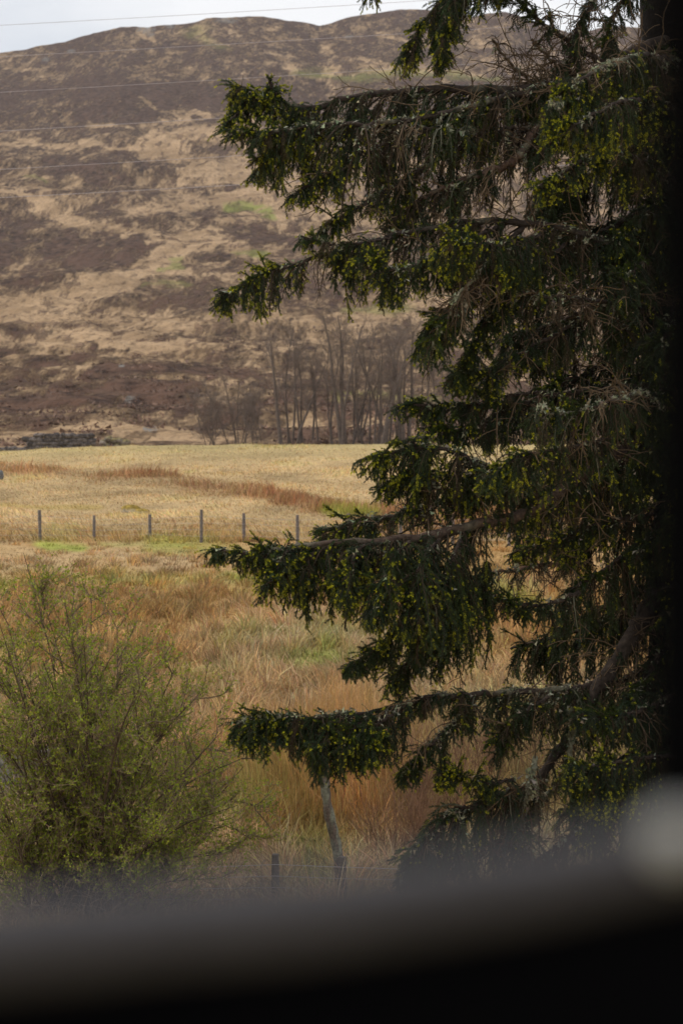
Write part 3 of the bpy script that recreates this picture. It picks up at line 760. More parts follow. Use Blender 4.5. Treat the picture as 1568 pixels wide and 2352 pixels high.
# ------------------------------------------------------------------ power lines
PL = [((0, 50), (784, 2), 'topmost power cable, crossing the bright sky above the hill'),
      ((0, 122), (784, 75), 'power cable that meets the hill skyline at the left edge'),
      ((0, 204), (784, 155), 'power cable crossing the dark upper heather, third from the top'),
      ((0, 293), (784, 243), 'power cable ending in the view at the upper spruce branch tip, fourth from the top'),
      ((0, 381), (784, 332), 'power cable crossing above the tan plateau of the hill, fifth from the top'),
      ((0, 446), (784, 400), 'lowest power cable across the hill')]
for (a_, b_, lab) in PL:
    y0_, y1_ = 58, 66
    m = (b_[1]-a_[1])/784.
    us = np.linspace(-700, 2300, 60); tt = (us+700)/3000
    vs = a_[1]+m*us; ys = y0_+(y1_-y0_)*tt
    pts = P(us, vs, ys); pts[:, 2] -= .12*(1-(2*tt-1)**2)
    V, Q, c = tubes(pts[None], np.full((1, 60), .0055), 6, (1, 1, 1))
    tag(mesh('power_cable', V, [Q], M_cable, smooth=True), lab, 'power cable', 'power cables across the hill view')

# ------------------------------------------------------------------ the spruce
DK = np.array([.024, .040, .014]); DB = np.array([.024, .042, .024]); BR = np.array([.068, .046, .027]); YG = np.array([.50, .47, .012]); MG = np.array([.065, .092, .012])
LI = np.array([.29, .28, .19]); RED = np.array([.13, .045, .02]); BK = np.array([.042, .030, .023])
TY = 15.6
trunk_pts = resample([P(1545, 2700, TY), P(1548, 2200, TY), P(1555, 1700, TY), P(1560, 1200, TY), P(1560, 700, TY), P(1545, 250, TY), P(1520, 0, TY), P(1500, -300, TY), P(1480, -900, TY)], 60)
# foot of the tree down to the ground
foot = np.array([trunk_pts[0][0], TY, float(field_z(trunk_pts[0][0], TY))])
spruce = empty('spruce_tree', foot, 'big old drooping spruce with yellow green tips and lichen, filling the right side', 'tree')
V, Q, c = tubes(trunk_pts[None], np.linspace(.24, .12, 60)[None]*(1+.06*rng.normal(size=(1, 60))), 14, BK*.22)
mesh('trunk', V, [Q], M_bark, spruce, c, True)
print('trunk bottom', trunk_pts[0], 'ground', foot)

def needles(Cv, colc, spacing, nl, nw, tip=None, tmin=0.):
    """needles round the curves; colc (M,3) per curve; tip (M,) share 0..1 of brightness at the ends"""
    L = np.linalg.norm(np.diff(Cv, axis=1), axis=-1).sum(1)
    cnt = np.maximum(2, (L*(1-tmin)/spacing+rng.random(len(L))).astype(int))
    ci = np.repeat(np.arange(len(L)), cnt); t = tmin+(1-tmin)*rng.random(len(ci))
    K = Cv.shape[1]; f = np.clip(t, 0, .9999)*(K-1); i = f.astype(int); f = (f-i)[:, None]
    p = Cv[ci, i]*(1-f)+Cv[ci, i+1]*f; tg = nrm(Cv[ci, i+1]-Cv[ci, i])
    perp = np.cross(tg, rng.normal(size=p.shape)); perp = nrm(perp)
    d = nrm(tg*.75+perp); s = nrm(np.cross(d, rng.normal(size=p.shape)))
    ln = nl*(.7+.5*rng.random(len(p)))*(1-.35*t**4); c = colc[ci]*(.65+.7*rng.random((len(p), 1)))
    wd = np.full(len(p), nw)
    if tip is not None:
        tv = np.random.default_rng(3).random(len(tip)); k = (t > (.58+.25*tv[ci]))*(rng.random(len(p)) < .8)*tip[ci]*(.62+.38*tv[ci])
        c = c*(1-k[:, None])+(YG+(MG*2-YG)*(1-tv[ci])[:, None]*.4)*(.6+.8*rng.random((len(p), 1)))*k[:, None]; wd = wd*(1+.55*k)
    V = np.stack([p-s*wd[:, None]*.5, p+s*wd[:, None]*.5, p+d*ln[:, None]], 1)
    return V.reshape(-1, 3), np.arange(len(p)*3).reshape(-1, 3), np.repeat(c, 3, 0)

NN = [0]
def limb(pts, r0, hang, bright=.25, bare=(0, .2), lich=.25, dens=1.0, brown=.12, depth=.35, r1=.008, tipfan=1, fwd=.8, seed=1, dead=1.0, blue=.3, label=None, foliage_from=1.0, lateral=1.0, bcol=BK):
    """pts: (u,v,dist) from the trunk outwards. hang: [(t, metres)], t=0 root .. 1 tip; bare=(a,b): needle-free share at root and tip"""
    global rng
    old = rng; rng = np.random.default_rng(seed)
    c3 = np.array([P(*q) for q in pts]) if not isinstance(pts, np.ndarray) else pts
    ax = resample(c3, 48)
    Lax = np.linalg.norm(np.diff(ax, axis=0), axis=1).sum()
    ax[1:-1] += rng.normal(size=(46, 3))*.006
    rr = np.linspace(1, 0, 48)**.8*(r0*.78-r1)+r1
    nz_ = fbm(np.arange(48)/2.5, np.zeros(48)+seed, 3, seed)[:, None]
    ccol = bcol+(LI*.62-bcol)*np.clip((nz_-(.85-lich*.5))*6, 0, .5)
    V, Q, c = tubes(ax[None], rr[None]*(1+.08*rng.normal(size=(1, 48))), 9, ccol[None])
    br = mesh('branch', V, [Q], M_bark, spruce, c, True)
    if label: br['label'] = label
    ht = np.array([h[0] for h in hang]); hv = np.array([h[1] for h in hang])
    # branchlets -----------------------------------------------------
    n = max(6, int(Lax*66*dens)); t = rng.random(n)**.78
    ccn = rng.random(max(3, int(Lax/.085))); cl_ = rng.random(n) < .5; t = np.where(cl_, rng.choice(ccn, n)+rng.normal(size=n)*.022/Lax, t); t = np.sort(np.clip(t, 0, .995))
    p, tg = sample(ax[None], t[None]); p = p[0]; tg = tg[0]
    h = np.interp(t, ht, hv)
    # lobes: the curtain is deeper in some places
    lob = .35+1.05*vnoise(t*Lax/.17, np.zeros(n)+seed*3.1, seed)
    L = h*lob*(.6+.5*rng.random(n)) + .05
    side = np.where(rng.random(n) < .5, -1, 1)
    hz = np.cross(tg, np.array([0, 0, 1.])); hz = nrm(hz)
    d0 = tg*fwd + hz*(side*(.25+.9*rng.random(n))*lateral)[:, None] + np.array([0, 0, .08])+rng.normal(size=(n, 3))*.24
    # short lateral run then hang: larger droop for long ones
    b = grow(p, d0, np.maximum(L, .07), 9, 1.2+1.5*rng.random(n)+1.9*(L > .2), .15)
    bare_p = np.interp(t, [0, 1], bare)
    isbare = rng.random(n) < bare_p
    # main axis tip counts as a leafy shoot
    B = Bag(); FN = Bag(); LN = Bag()
    bc = np.where(isbare[:, None], BR*.85, BR*.6)
    bc = np.where((rng.random(n) < lich*.3)[:, None], LI*.42, bc)
    V, Q, c = tubes(b, np.linspace(1, .35, 9)[None]*(.0035+.006*np.clip(L, 0, 1))[:, None], 4, bc[:, None, :]*np.ones((1, 9, 1))); B.add(V, Q, c)
    # second order shoots
    nsub = 15
    tt = (np.arange(nsub)+rng.random((n, nsub)))/nsub; keepm = (rng.random((n, nsub)) < np.clip(L[:, None]/.36, .28, 1.3))
    keepm &= tt < 1
    ps, ts = sample(b, tt)
    alt = np.where((np.arange(nsub) % 2)[None] == 0, 1, -1)*np.ones((n, 1))
    pl_ = nrm(np.cross(ts, nrm(rng.normal(size=(n, 1, 3))*.5+np.array([.25, 1, .0]))))
    ds = ts*.85+pl_*alt[..., None]*.8+rng.normal(size=ps.shape)*.22
    Ls = (.030+.060*rng.random((n, nsub)))*np.interp(tt, [0, .2, .8, 1], [.7, 1.1, .9, .6])
    ps = ps[keepm]; ds = ds[keepm]; Ls = Ls[keepm]; par = np.repeat(np.arange(n), keepm.sum(1)); tpar = tt[keepm]
    s2 = grow(ps, ds, Ls, 5, .7, .07)
    deadm = isbare[par] | ((tpar < .30) & (rng.random(len(par)) < .55*dead))
    V, Q, c = tubes(s2, np.linspace(1, .5, 5)[None]*np.full((len(s2), 1), .0022), 3, np.where(deadm[:, None, None], BR*1.0, BR*.8)*np.ones((1, 5, 1))); B.add(V, Q, c)
    # colours
    base = np.where(rng.random((n, 1)) < blue, DB, DK)*(.7+.7*rng.random((n, 1)))
    base = np.where(rng.random((n, 1)) < brown, BR*(.7+.5*rng.random((n, 1))), base)
    cs = base[par]; cs = cs+(MG-cs)*np.clip(.15+.5*rng.random((len(par), 1))*tpar[:, None], 0, 1)*.8
    live = ~deadm
    bp_ = bright*np.interp(t[par], [0, .5, 1], [.2, .65, 1.5])*np.interp(tpar, [0, .4, 1], [.55, .9, 1.5])*np.clip((vnoise(t[par]*Lax/.16, tpar*2.2+side[par]*9, seed+5)-.3)*3.6, .03, 1.9)
    tipb = (rng.random(len(par)) < bp_*1.6).astype(float)
    V, F, c = needles(s2[live], cs[live], .00060, .0150, .0024, tipb[live]); FN.add(V, F, c); NN[0] += len(F)
    lb = ~isbare
    if lb.any():
        V, F, c = needles(b[lb], base[lb], .00055, .0175, .0025, (rng.random(lb.sum()) < bright*.9)*.9, .15); FN.add(V, F, c); NN[0] += len(F)
    # shoots along the last part of the limb itself and a fan at the tip
    nt_ = int(13*tipfan)
    if nt_:
        t3 = .975-.06/Lax-.26*rng.random(nt_)**1.1*min(1, .9/Lax); p3, g3 = sample(ax[None], t3[None]); p3 = p3[0]; g3 = g3[0]
        upm = rng.random(nt_)
        d3 = g3*1.0+rng.normal(size=p3.shape)*.5+np.stack([0*upm, 0*upm, np.where(upm > .6, .55, -.1)], -1)
        s3 = grow(p3, d3, .06+.15*rng.random(nt_)**1.5, 6, .35, .06)
        s3 = np.concatenate([s3, np.stack([resample(ax[-14:], 6)])])
        V, Q, c = tubes(s3, np.full((len(s3), 6), .003), 3, BR[None, None]*np.ones((len(s3), 6, 1))); B.add(V, Q, c)
        # side shoots on these
        p4, g4 = sample(s3, rng.random((len(s3), 7))*.7+.1); p4 = p4.reshape(-1, 3); g4 = g4.reshape(-1, 3)
        s4 = grow(p4, g4+rng.normal(size=p4.shape)*.5, .025+.04*rng.random(len(p4)), 5, .5, .06)
        V, F, c = needles(s3, np.tile(DK*1.1, (len(s3), 1)), .00055, .0145, .003, (rng.random(len(s3)) < bright*1.4).astype(float)); FN.add(V, F, c)
        V, F, c = needles(s4, np.tile(MG*.8, (len(s4), 1)), .00065, .0135, .003, (rng.random(len(s4)) < bright*2.2).astype(float)); FN.add(V, F, c)
    na_ = int(Lax*38*(1-bare[0]*.55)*dens)
    if na_ > 3 and bright > .04:
        t9 = .25+.75*rng.random(na_); p9, g9 = sample(ax[None], t9[None]); p9 = p9[0]; g9 = g9[0]
        kk = rng.random(na_) > np.interp(t9, [0, .6, 1], [bare[0], bare[0]*.5, 0]); p9 = p9[kk]; g9 = g9[kk]
        s9 = grow(p9, g9*.8+rng.normal(size=p9.shape)*np.array([.3, .5, .2])+np.array([0, 0, .35]), .05+.09*rng.random(len(p9)), 6, 1.0, .08)
        V, F, c = needles(s9, np.tile(DK*1.15, (len(s9), 1))*(.7+.7*rng.random((len(s9), 1))), .0008, .0145, .0028, (rng.random(len(s9)) < bright*1.5).astype(float)); FN.add(V, F, c)
    # needles on the leafy end of the limb axis
    k0 = int(48*foliage_from) if foliage_from < 1 else 40
    V, F, c = needles(ax[None, k0:], DK[None]*1.1, .0008, .018, .003); FN.add(V, F, c)
    # bare dead twigs standing off the inner limb
    nd_ = int(Lax*22*dead*bare[0])
    if nd_ > 0:
        t5 = rng.random(nd_)*.7; p5, g5 = sample(ax[None], t5[None]); p5 = p5[0]; g5 = g5[0]
        s5 = grow(p5, g5*.6+rng.normal(size=p5.shape)*.8, .12+.35*rng.random(nd_), 8, .5, .16)
        V, Q, c = tubes(s5, np.linspace(1, .35, 8)[None]*np.full((nd_, 1), .005), 4, (BR*1.7)[None, None]*np.ones((nd_, 8, 1))); B.add(V, Q, c)
        p6, g6 = sample(s5, rng.random((nd_, 7))); p6 = p6.reshape(-1, 3); g6 = g6.reshape(-1, 3)
        s6 = grow(p6, g6+rng.normal(size=p6.shape)*.7, .04+.12*rng.random(len(p6)), 5, .3, .15)
        V, Q, c = tubes(s6, np.full((len(s6), 5), .0024), 3, (BR*1.9)[None, None]*np.ones((len(s6), 5, 1))); B.add(V, Q, c)
    # lichen tufts on the upper side of limb and old branchlets
    nl_ = int(Lax*1500*lich)
    if nl_ > 0:
        m1 = nl_//3
        cl_t = .95*rng.random(max(3, int(Lax*7))); t7 = np.clip(rng.choice(cl_t, m1)+rng.normal(size=m1)*.018, 0, .97)
        p7, _ = sample(ax[None], t7[None]); p7 = p7[0]+rng.normal(size=(m1, 3))*np.array([.012, .012, .010])+np.array([0, 0, .008])
        sel = rng.choice(n, max(1, n//5)); bi = rng.choice(sel, nl_-m1); t8 = rng.random((nl_-m1))*.45
        p8, _ = sample(b[bi], t8[:, None]); p8 = p8[:, 0]+rng.normal(size=(nl_-m1, 3))*.008
        pp = np.concatenate([p7, p8]); dv = rng.normal(size=(len(pp), 3, 3))*.010
        cl = LI*(.55+.75*rng.random((len(pp), 1)))*(1+.08*rng.normal(size=(len(pp), 3)))
        LN.add((pp[:, None]+dv).reshape(-1, 3), np.arange(len(pp)*3).reshape(-1, 3), np.repeat(cl, 3, 0))
    B.build('twigs', M_twig, br); FN.build('foliage', M_needle, br); LN.build('lichen', M_lichen, br)
    rng = old
    return ax

D0 = 15.0
def px(v): return v/370.
# A: hanging from above the frame
limb([(1540, -330, 15.4), (1300, -230, 15.2), (1130, -120, 15), (1040, -30, 14.9), (960, 70, 14.9), (925, 133, 14.9)], .03, [(0, .12), (.5, .18), (.7, .34), (.9, .22), (1, .06)], .35, (.2, 0), .1, seed=11, brown=.15, lateral=.6)
limb([(1300, -200, 15.2), (1120, -120, 15.0), (1060, -40, 14.8), (1020, 60, 14.8), (1008, 140, 14.8)], .02, [(0, .2), (.4, .3), (.8, .16), (1, .05)], .3, (.1, 0), .1, seed=12, lateral=.7)
limb([(1300, -260, 15.2), (1000, -160, 15), (880, -60, 14.9), (835, 10, 14.9)], .02, [(0, .3), (.7, .18), (1, .05)], .35, (.1, 0), .1, seed=13, lateral=.6)
limb([(1540, -180, 15.5), (1400, -100, 15.1), (1250, -60, 14.9), (1130, -20, 14.8), (1090, 20, 14.8)], .03, [(0, .1), (.6, .12), (1, .06)], .15, (.5, .1), .15, dens=.7, seed=14)
# thin limb rising left across the sky gap at upper right
limb([(1500, 210, 15.4), (1420, 170, 15.2), (1330, 110, 15.1), (1240, 50, 15.0), (1180, -10, 15)], .032, [(0, .06), (.5, .12), (1, .14)], .08, (.8, .4), .15, dens=.6, seed=15, dead=1.2, bcol=BK*1.3)
limb([(1480, -120, 15.3), (1400, -60, 15.1), (1330, 60, 15), (1290, 190, 15), (1260, 280, 15)], .026, [(0, .25), (.6, .16), (1, .10)], .08, (.5, .4), .2, dens=.8, seed=16)
limb([(1500, -150, 15.3), (1450, -40, 15.2), (1400, 60, 15.2), (1385, 150, 15.2)], .02, [(0, .3), (.6, .18), (1, .10)], .06, (.3, .3), .1, dens=.8, seed=17)
# bare crooked twigs above the upper branch
limb([(1330, 200, 15.1), (1260, 195, 15), (1210, 180, 15), (1160, 130, 14.9), (1130, 90, 14.9)], .014, [(0, .18), (1, .10)], .0, (1, 1), .05, dens=.5, tipfan=0, dead=2, seed=18, bcol=BR*1.5, fwd=.3)
limb([(1400, 210, 15.1), (1330, 175, 15), (1270, 140, 15), (1220, 90, 14.9)], .016, [(0, .2), (1, .12)], .0, (1, 1), .05, dens=.6, tipfan=0, dead=2, seed=19, bcol=BR*1.5, fwd=.3)
# B: long upper branch
limb([(1545, 80, 15.5), (1440, 130, 15.3), (1320, 185, 15.1), (1180, 205, 14.95), (1040, 205, 14.9), (900, 212, 14.85), (800, 225, 14.8), (720, 250, 14.75), (640, 232, 14.7), (580, 215, 14.7), (530, 195, 14.7)], .055,
     [(0, .15), (.3, .30), (.45, .34), (.6, .36), (.75, .44), (.85, .42), (.93, .18), (1, .06)], .42, (.3, 0), .3, dens=1.25, seed=21, tipfan=1.3)
limb([(1300, 190, 15.0), (1120, 235, 14.8), (960, 275, 14.7), (820, 285, 14.6), (720, 290, 14.6), (640, 300, 14.55), (580, 305, 14.5), (512, 300, 14.5)], .03,
     [(0, .25), (.4, .45), (.6, .50), (.75, .42), (.88, .22), (1, .06)], .35, (.15, 0), .5, dens=1.1, seed=22, tipfan=1.2, brown=.25)
limb([(720, 255, 14.75), (680, 300, 14.65), (630, 350, 14.6), (590, 395, 14.6)], .012, [(0, .25), (.5, .25), (1, .06)], .5, (.1, 0), .05, seed=23, tipfan=.8)
limb([(960, 290, 14.7), (840, 350, 14.6), (740, 410, 14.55), (660, 455, 14.5)], .014, [(0, .4), (.4, .22), (.6, .12), (1, .06)], .4, (.3, 0), .1, seed=24, tipfan=.8, brown=.3)
limb([(1180, 290, 14.8), (1040, 350, 14.7), (900, 430, 14.6), (800, 490, 14.5), (745, 522, 14.5)], .02, [(0, .4), (.4, .34), (.8, .16), (1, .06)], .35, (.5, 0), .3, seed=25, tipfan=.8, brown=.3)
limb([(640, 232, 14.7), (625, 205, 14.7), (618, 180, 14.7)], .008, [(0, .05), (1, .04)], .9, (0, 0), 0, dens=1.2, seed=26, tipfan=.4)
limb([(580, 225, 14.7), (550, 260, 14.65), (525, 280, 14.6)], .008, [(0, .12), (1, .05)], .7, (0, 0), 0, dens=1.2, seed=27, tipfan=.6)
# brown knuckled limb under B with hanging dead twigs
limb([(1235, 285, 14.9), (1190, 360, 14.75), (1120, 395, 14.65), (1050, 420, 14.6), (980, 450, 14.6), (900, 500, 14.6)], .042, [(0, .3), (.4, .45), (.8, .3), (1, .08)], .12, (.45, .2), .5, dens=1.1, seed=28, bcol=np.array([.085, .052, .036]), brown=.4)
limb([(1330, 190, 15.1), (1260, 240, 14.95), (1238, 300, 14.9), (1235, 390, 14.85)], .04, [(0, .1), (1, .3)], .02, (1, 1), .3, dens=.7, seed=29, bcol=np.array([.08, .04, .03]), tipfan=0)
limb([(1240, 290, 14.9), (1150, 310, 14.8), (1060, 300, 14.7), (950, 290, 14.65)], .022, [(0, .3), (1, .3)], .15, (.8, .3), .5, dens=1.1, seed=30)
# bright clump at upper right with lichen limb over it
limb([(1545, 140, 14.9), (1470, 130, 14.5), (1400, 150, 14.3), (1330, 185, 14.1), (1280, 225, 14.0), (1255, 270, 13.9)], .03, [(0, .35), (.4, .40), (.8, .40), (1, .12)], .55, (.55, .05), .7, dens=1.2, seed=31)
limb([(1545, 250, 14.9), (1480, 230, 14.4), (1420, 235, 14.1), (1350, 270, 14.0), (1290, 300, 13.9), (1260, 330, 13.9)], .025, [(0, .3), (.5, .35), (1, .1)], .75, (.3, 0), .2, dens=1.1, seed=32)
limb([(1500, 380, 14.9), (1420, 350, 14.6), (1340, 370, 14.4), (1270, 410, 14.2), (1225, 440, 14.1)], .02, [(0, .3), (.6, .22), (1, .08)], .6, (.3, 0), .1, seed=33)
limb([(1545, 420, 15.1), (1450, 300, 14.9), (1330, 300, 14.8), (1250, 345, 14.7)], .022, [(0, .3), (1, .3)], .1, (.6, .3), .2, seed=34)
limb([(1300, 400, 15.2), (1290, 430, 15.2), (1250, 480, 15.2)], .012, [(0, .22), (1, .15)], 0, (0, 0), 0, dens=2.0, seed=35, brown=0, tipfan=0, bcol=RED)
# C: second long branch
limb([(1550, 640, 15.4), (1450, 590, 15.1), (1330, 535, 14.9), (1200, 510, 14.7), (1080, 510, 14.55), (980, 525, 14.5), (880, 545, 14.45), (780, 575, 14.4), (700, 600, 14.35), (640, 620, 14.3), (570, 648, 14.3), (520, 676, 14.3)], .034,
     [(0, .25), (.2, .35), (.4, .35), (.5, .22), (.62, .34), (.78, .36), (.9, .22), (1, .06)], .42, (.5, 0), .35, dens=1.1, seed=41, tipfan=1.4)
limb([(900, 545, 14.4), (820, 560, 14.3), (760, 560, 14.3), (692, 545, 14.3)], .008, [(0, .12), (.7, .06), (1, .03)], .4, (.1, .1), .1, dens=.7, seed=42, tipfan=.3)
limb([(1150, 520, 14.6), (1060, 560, 14.4), (980, 600, 14.2), (900, 620, 14.2), (830, 600, 14.2)], .018, [(0, .4), (.5, .32), (1, .10)], .45, (.2, 0), .15, dens=1.2, seed=43)
limb([(1200, 520, 14.7), (1130, 600, 14.5), (1060, 680, 14.4), (990, 750, 14.3), (960, 810, 14.3)], .018, [(0, .5), (.5, .35), (1, .10)], .45, (.2, 0), .1, dens=1.3, seed=44)
limb([(1300, 560, 14.9), (1220, 620, 14.6), (1140, 700, 14.5), (1090, 790, 14.5), (1060, 850, 14.5)], .018, [(0, .45), (.6, .36), (1, .10)], .25, (.3, 0), .1, dens=1.2, seed=45)
limb([(1240, 540, 14.7), (1160, 560, 14.3), (1080, 560, 14.0), (1010, 570, 14.0)], .016, [(0, .35), (.6, .3), (1, .10)], .6, (.2, 0), .1, dens=1.3, seed=46)
limb([(1545, 720, 15.2), (1380, 692, 14.7), (1250, 680, 14.5), (1150, 662, 14.4), (1045, 640, 14.3)], .022, [(0, .3), (.5, .2), (1, .08)], .08, (.9, .7), .3, dens=.7, seed=47, tipfan=0)
limb([(1130, 590, 14.2), (1070, 660, 14.1), (1020, 740, 14.1), (990, 800, 14.1)], .012, [(0, .25), (1, .12)], .1, (.9, .6), .3, dens=.8, seed=48, bcol=LI*.6)
limb([(1400, 700, 14.9), (1290, 760, 14.7), (1180, 820, 14.6), (1090, 860, 14.6), (1045, 862, 14.6)], .02, [(0, .4), (.6, .2), (1, .07)], .3, (.2, 0), .1, dens=1.1, seed=49)
# E
limb([(1545, 880, 15.3), (1400, 895, 15), (1280, 905, 14.9), (1180, 930, 14.8), (1080, 932, 14.75), (990, 930, 14.7), (908, 936, 14.7)], .028, [(0, .4), (.3, .35), (.6, .28), (.85, .16), (1, .04)], .2, (.3, .05), .15, dens=1.2, seed=51)
limb([(1250, 900, 14.8), (1160, 910, 14.7), (1090, 895, 14.7), (1038, 880, 14.7)], .012, [(0, .25), (.6, .08), (1, .04)], .2, (.3, .1), .1, seed=52, tipfan=.4)
limb([(1180, 930, 14.8), (1120, 970, 14.75), (1050, 990, 14.7), (975, 985, 14.7)], .012, [(0, .25), (.6, .13), (1, .05)], .2, (.2, 0), .1, seed=53)
limb([(1480, 900, 14.4), (1380, 930, 14.0), (1300, 950, 13.9), (1240, 940, 13.8)], .018, [(0, .3), (1, .18)], .2, (.8, .4), .9, seed=54, dens=.9)
limb([(1400, 1010, 14.3), (1300, 1030, 14.0), (1200, 1050, 13.9), (1120, 1090, 13.9)], .018, [(0, .35), (.6, .25), (1, .10)], .5, (.2, 0), .1, dens=1.2, seed=55)
# F
limb([(1480, 1050, 15), (1340, 1085, 14.8), (1220, 1095, 14.6), (1120, 1070, 14.5), (1030, 1035, 14.4), (950, 1030, 14.4), (880, 1045, 14.35), (825, 1058, 14.3)], .026, [(0, .3), (.4, .3), (.7, .34), (.88, .22), (1, .06)], .5, (.4, 0), .35, dens=1.2, seed=61, tipfan=1.3)
limb([(1150, 1110, 14.6), (1040, 1095, 14.5), (950, 1090, 14.4), (880, 1120, 14.4)], .014, [(0, .2), (.5, .24), (1, .08)], .35, (.4, 0), .4, seed=62)
limb([(960, 1040, 14.4), (945, 1010, 14.4)], .006, [(0, .05), (1, .04)], .8, (0, 0), 0, dens=1.6, seed=63, tipfan=.4)
limb([(1340, 1130, 14.8), (1200, 1120, 14.6), (1080, 1140, 14.5), (980, 1165, 14.4), (880, 1190, 14.4), (800, 1205, 14.35), (740, 1218, 14.3)], .028, [(0, .2), (.4, .18), (.7, .16), (.9, .12), (1, .04)], .3, (.7, .05), .5, dens=1.15, seed=64, brown=.25)
# H: the thick long branch
limb([(1550, 960, 15.3), (1440, 1030, 15.0), (1335, 1090, 14.8), (1270, 1140, 14.6), (1200, 1180, 14.5), (1100, 1203, 14.4), (1020, 1225, 14.3), (930, 1238, 14.2), (830, 1245, 14.15), (740, 1250, 14.1), (650, 1262, 14.05), (580, 1268, 14.0), (492, 1264, 14.0)], .068,
     [(0, .1), (.33, .14), (.45, .3), (.52, .55), (.62, .62), (.72, .40), (.8, .42), (.9, .20), (1, .04)], .38, (.55, 0), .25, dens=1.25, seed=71, tipfan=1.3, bcol=np.array([.070, .047, .034]), dead=.6)
for i, (u0, v0, u1, v1, dz, hh) in enumerate([(760, 1255, 690, 1330, 14.1, .32), (850, 1250, 790, 1350, 14.0, .4), (940, 1245, 860, 1400, 13.95, .45), (1010, 1240, 930, 1420, 14.0, .5), (1060, 1240, 1020, 1420, 14.1, .5), (690, 1262, 620, 1340, 14.0, .2)]):
    limb([(u0, v0, dz+.15), ((u0*2+u1)/3-10, (v0*2+v1)/3-18, dz), ((u0+2*u1)/3-6, (v0+2*v1)/3-5, dz-.1), (u1, v1, dz-.15)], .014, [(0, hh*.7), (.5, hh*.85), (1, .10)], .42, (.1, 0), .08, dens=1.5, seed=72+i, tipfan=.8, dead=.5)
limb([(1020, 1300, 14.2), (950, 1400, 14.1), (880, 1480, 14.1), (815, 1525, 14.1)], .014, [(0, .5), (.5, .2), (1, .06)], .2, (.1, 0), .05, dens=1.5, seed=80, dead=.4)
limb([(1120, 1290, 14.4), (1040, 1420, 14.3), (960, 1500, 14.3), (900, 1560, 14.3)], .014, [(0, .5), (.5, .3), (1, .06)], .15, (.1, 0), .05, dens=1.4, seed=81, dead=.4)
limb([(1330, 1290, 14.9), (1240, 1300, 14.8), (1170, 1310, 14.7), (1105, 1318, 14.7)], .02, [(0, .12), (1, .14)], .1, (.9, .7), .2, dens=.8, seed=82, tipfan=0, bcol=np.array([.16, .10, .07]))
limb([(1500, 1180, 15), (1380, 1200, 14.9), (1280, 1240, 14.8), (1180, 1270, 14.8)], .02, [(0, .25), (.7, .16), (1, .06)], .6, (.2, 0), .1, dens=1.1, seed=83)
limb([(1330, 1360, 14.7), (1240, 1390, 14.5), (1160, 1380, 14.4), (1090, 1350, 14.4)], .018, [(0, .3), (.6, .14), (1, .05)], .1, (.2, .05), .1, dens=1.1, seed=84)
# J: low branch
limb([(1385, 1560, 14.9), (1330, 1580, 14.8), (1280, 1585, 14.65), (1190, 1590, 14.55), (1090, 1595, 14.4), (1000, 1600, 14.3), (920, 1620, 14.2), (840, 1640, 14.1), (750, 1645, 14.0), (660, 1650, 13.95), (600, 1650, 13.9), (542, 1662, 13.9)], .026,
     [(0, .3), (.3, .32), (.5, .12), (.62, .28), (.7, .42), (.78, .42), (.86, .22), (.94, .18), (1, .05)], .18, (.4, 0), .45, dens=1.25, seed=91, tipfan=1.4, dead=.5)
for i, (u0, v0, u1, v1, hh) in enumerate([(860, 1645, 800, 1720, .34), (800, 1645, 745, 1720, .32), (900, 1640, 850, 1730, .25), (700, 1650, 600, 1700, .12), (640, 1650, 570, 1690, .10)]):
    limb([(u0, v0, 14.1), ((u0+u1)/2-15, (v0+v1)/2-12, 13.95), (u1, v1, 13.85)], .012, [(0, hh), (.5, hh), (1, .08)], .2, (.05, 0), .05, dens=1.7, seed=92+i, tipfan=.8, dead=.3)
limb([(1090, 1600, 14.4), (1050, 1650, 14.3), (990, 1710, 14.2), (930, 1780, 14.1)], .016, [(0, .14), (.4, .2), (.8, .16), (1, .06)], .08, (.3, 0), .25, dens=1.5, seed=98)
limb([(1260, 1600, 14.5), (1200, 1640, 14.4), (1160, 1690, 14.4), (1135, 1730, 14.4)], .014, [(0, .16), (1, .05)], .08, (.4, .1), .25, dens=1.3, seed=99)
# K: thick crooked lower limb
limb([(1530, 1330, 15.3), (1440, 1480, 15.0), (1350, 1610, 14.8), (1300, 1700, 14.7), (1240, 1790, 14.6), (1200, 1880, 14.5), (1150, 1950, 14.4)], .085, [(0, .2), (.5, .1), (1, .2)], .05, (.9, .3), .2, dens=.7, seed=101, tipfan=0, bcol=np.array([.034, .025, .019]))
limb([(1310, 1620, 14.7), (1312, 1720, 14.65), (1290, 1790, 14.6), (1240, 1840, 14.5), (1220, 1890, 14.5)], .03, [(0, .1), (1, .1)], 0, (.9, .6), .9, dens=.6, seed=102, tipfan=0, bcol=LI*.7)
limb([(1240, 1800, 14.5), (1160, 1820, 14.35), (1090, 1850, 14.2), (1020, 1880, 14.1), (950, 1960, 14.1), (925, 2010, 14.1)], .02, [(0, .5), (.5, .35), (1, .1)], .08, (.3, 0), .35, dens=1.4, seed=103, fwd=.9)
limb([(1180, 1790, 14.4), (1120, 1800, 14.2), (1060, 1785, 14.1), (1005, 1778, 14.1)], .012, [(0, .2), (.5, .08), (1, .04)], .6, (.1, 0), .1, dens=1.2, seed=104)
limb([(1230, 1740, 14.4), (1215, 1800, 14.3), (1200, 1870, 14.3), (1190, 1950, 14.3)], .022, [(0, .2), (1, .3)], .02, (.8, .4), 1.0, dens=1.1, seed=105, bcol=LI*.75)
limb([(1240, 1880, 14.5), (1150, 1930, 14.4), (1060, 1960, 14.3), (980, 2010, 14.3)], .018, [(0, .2), (1, .12)], .03, (.4, .1), .5, dens=1.1, seed=106)
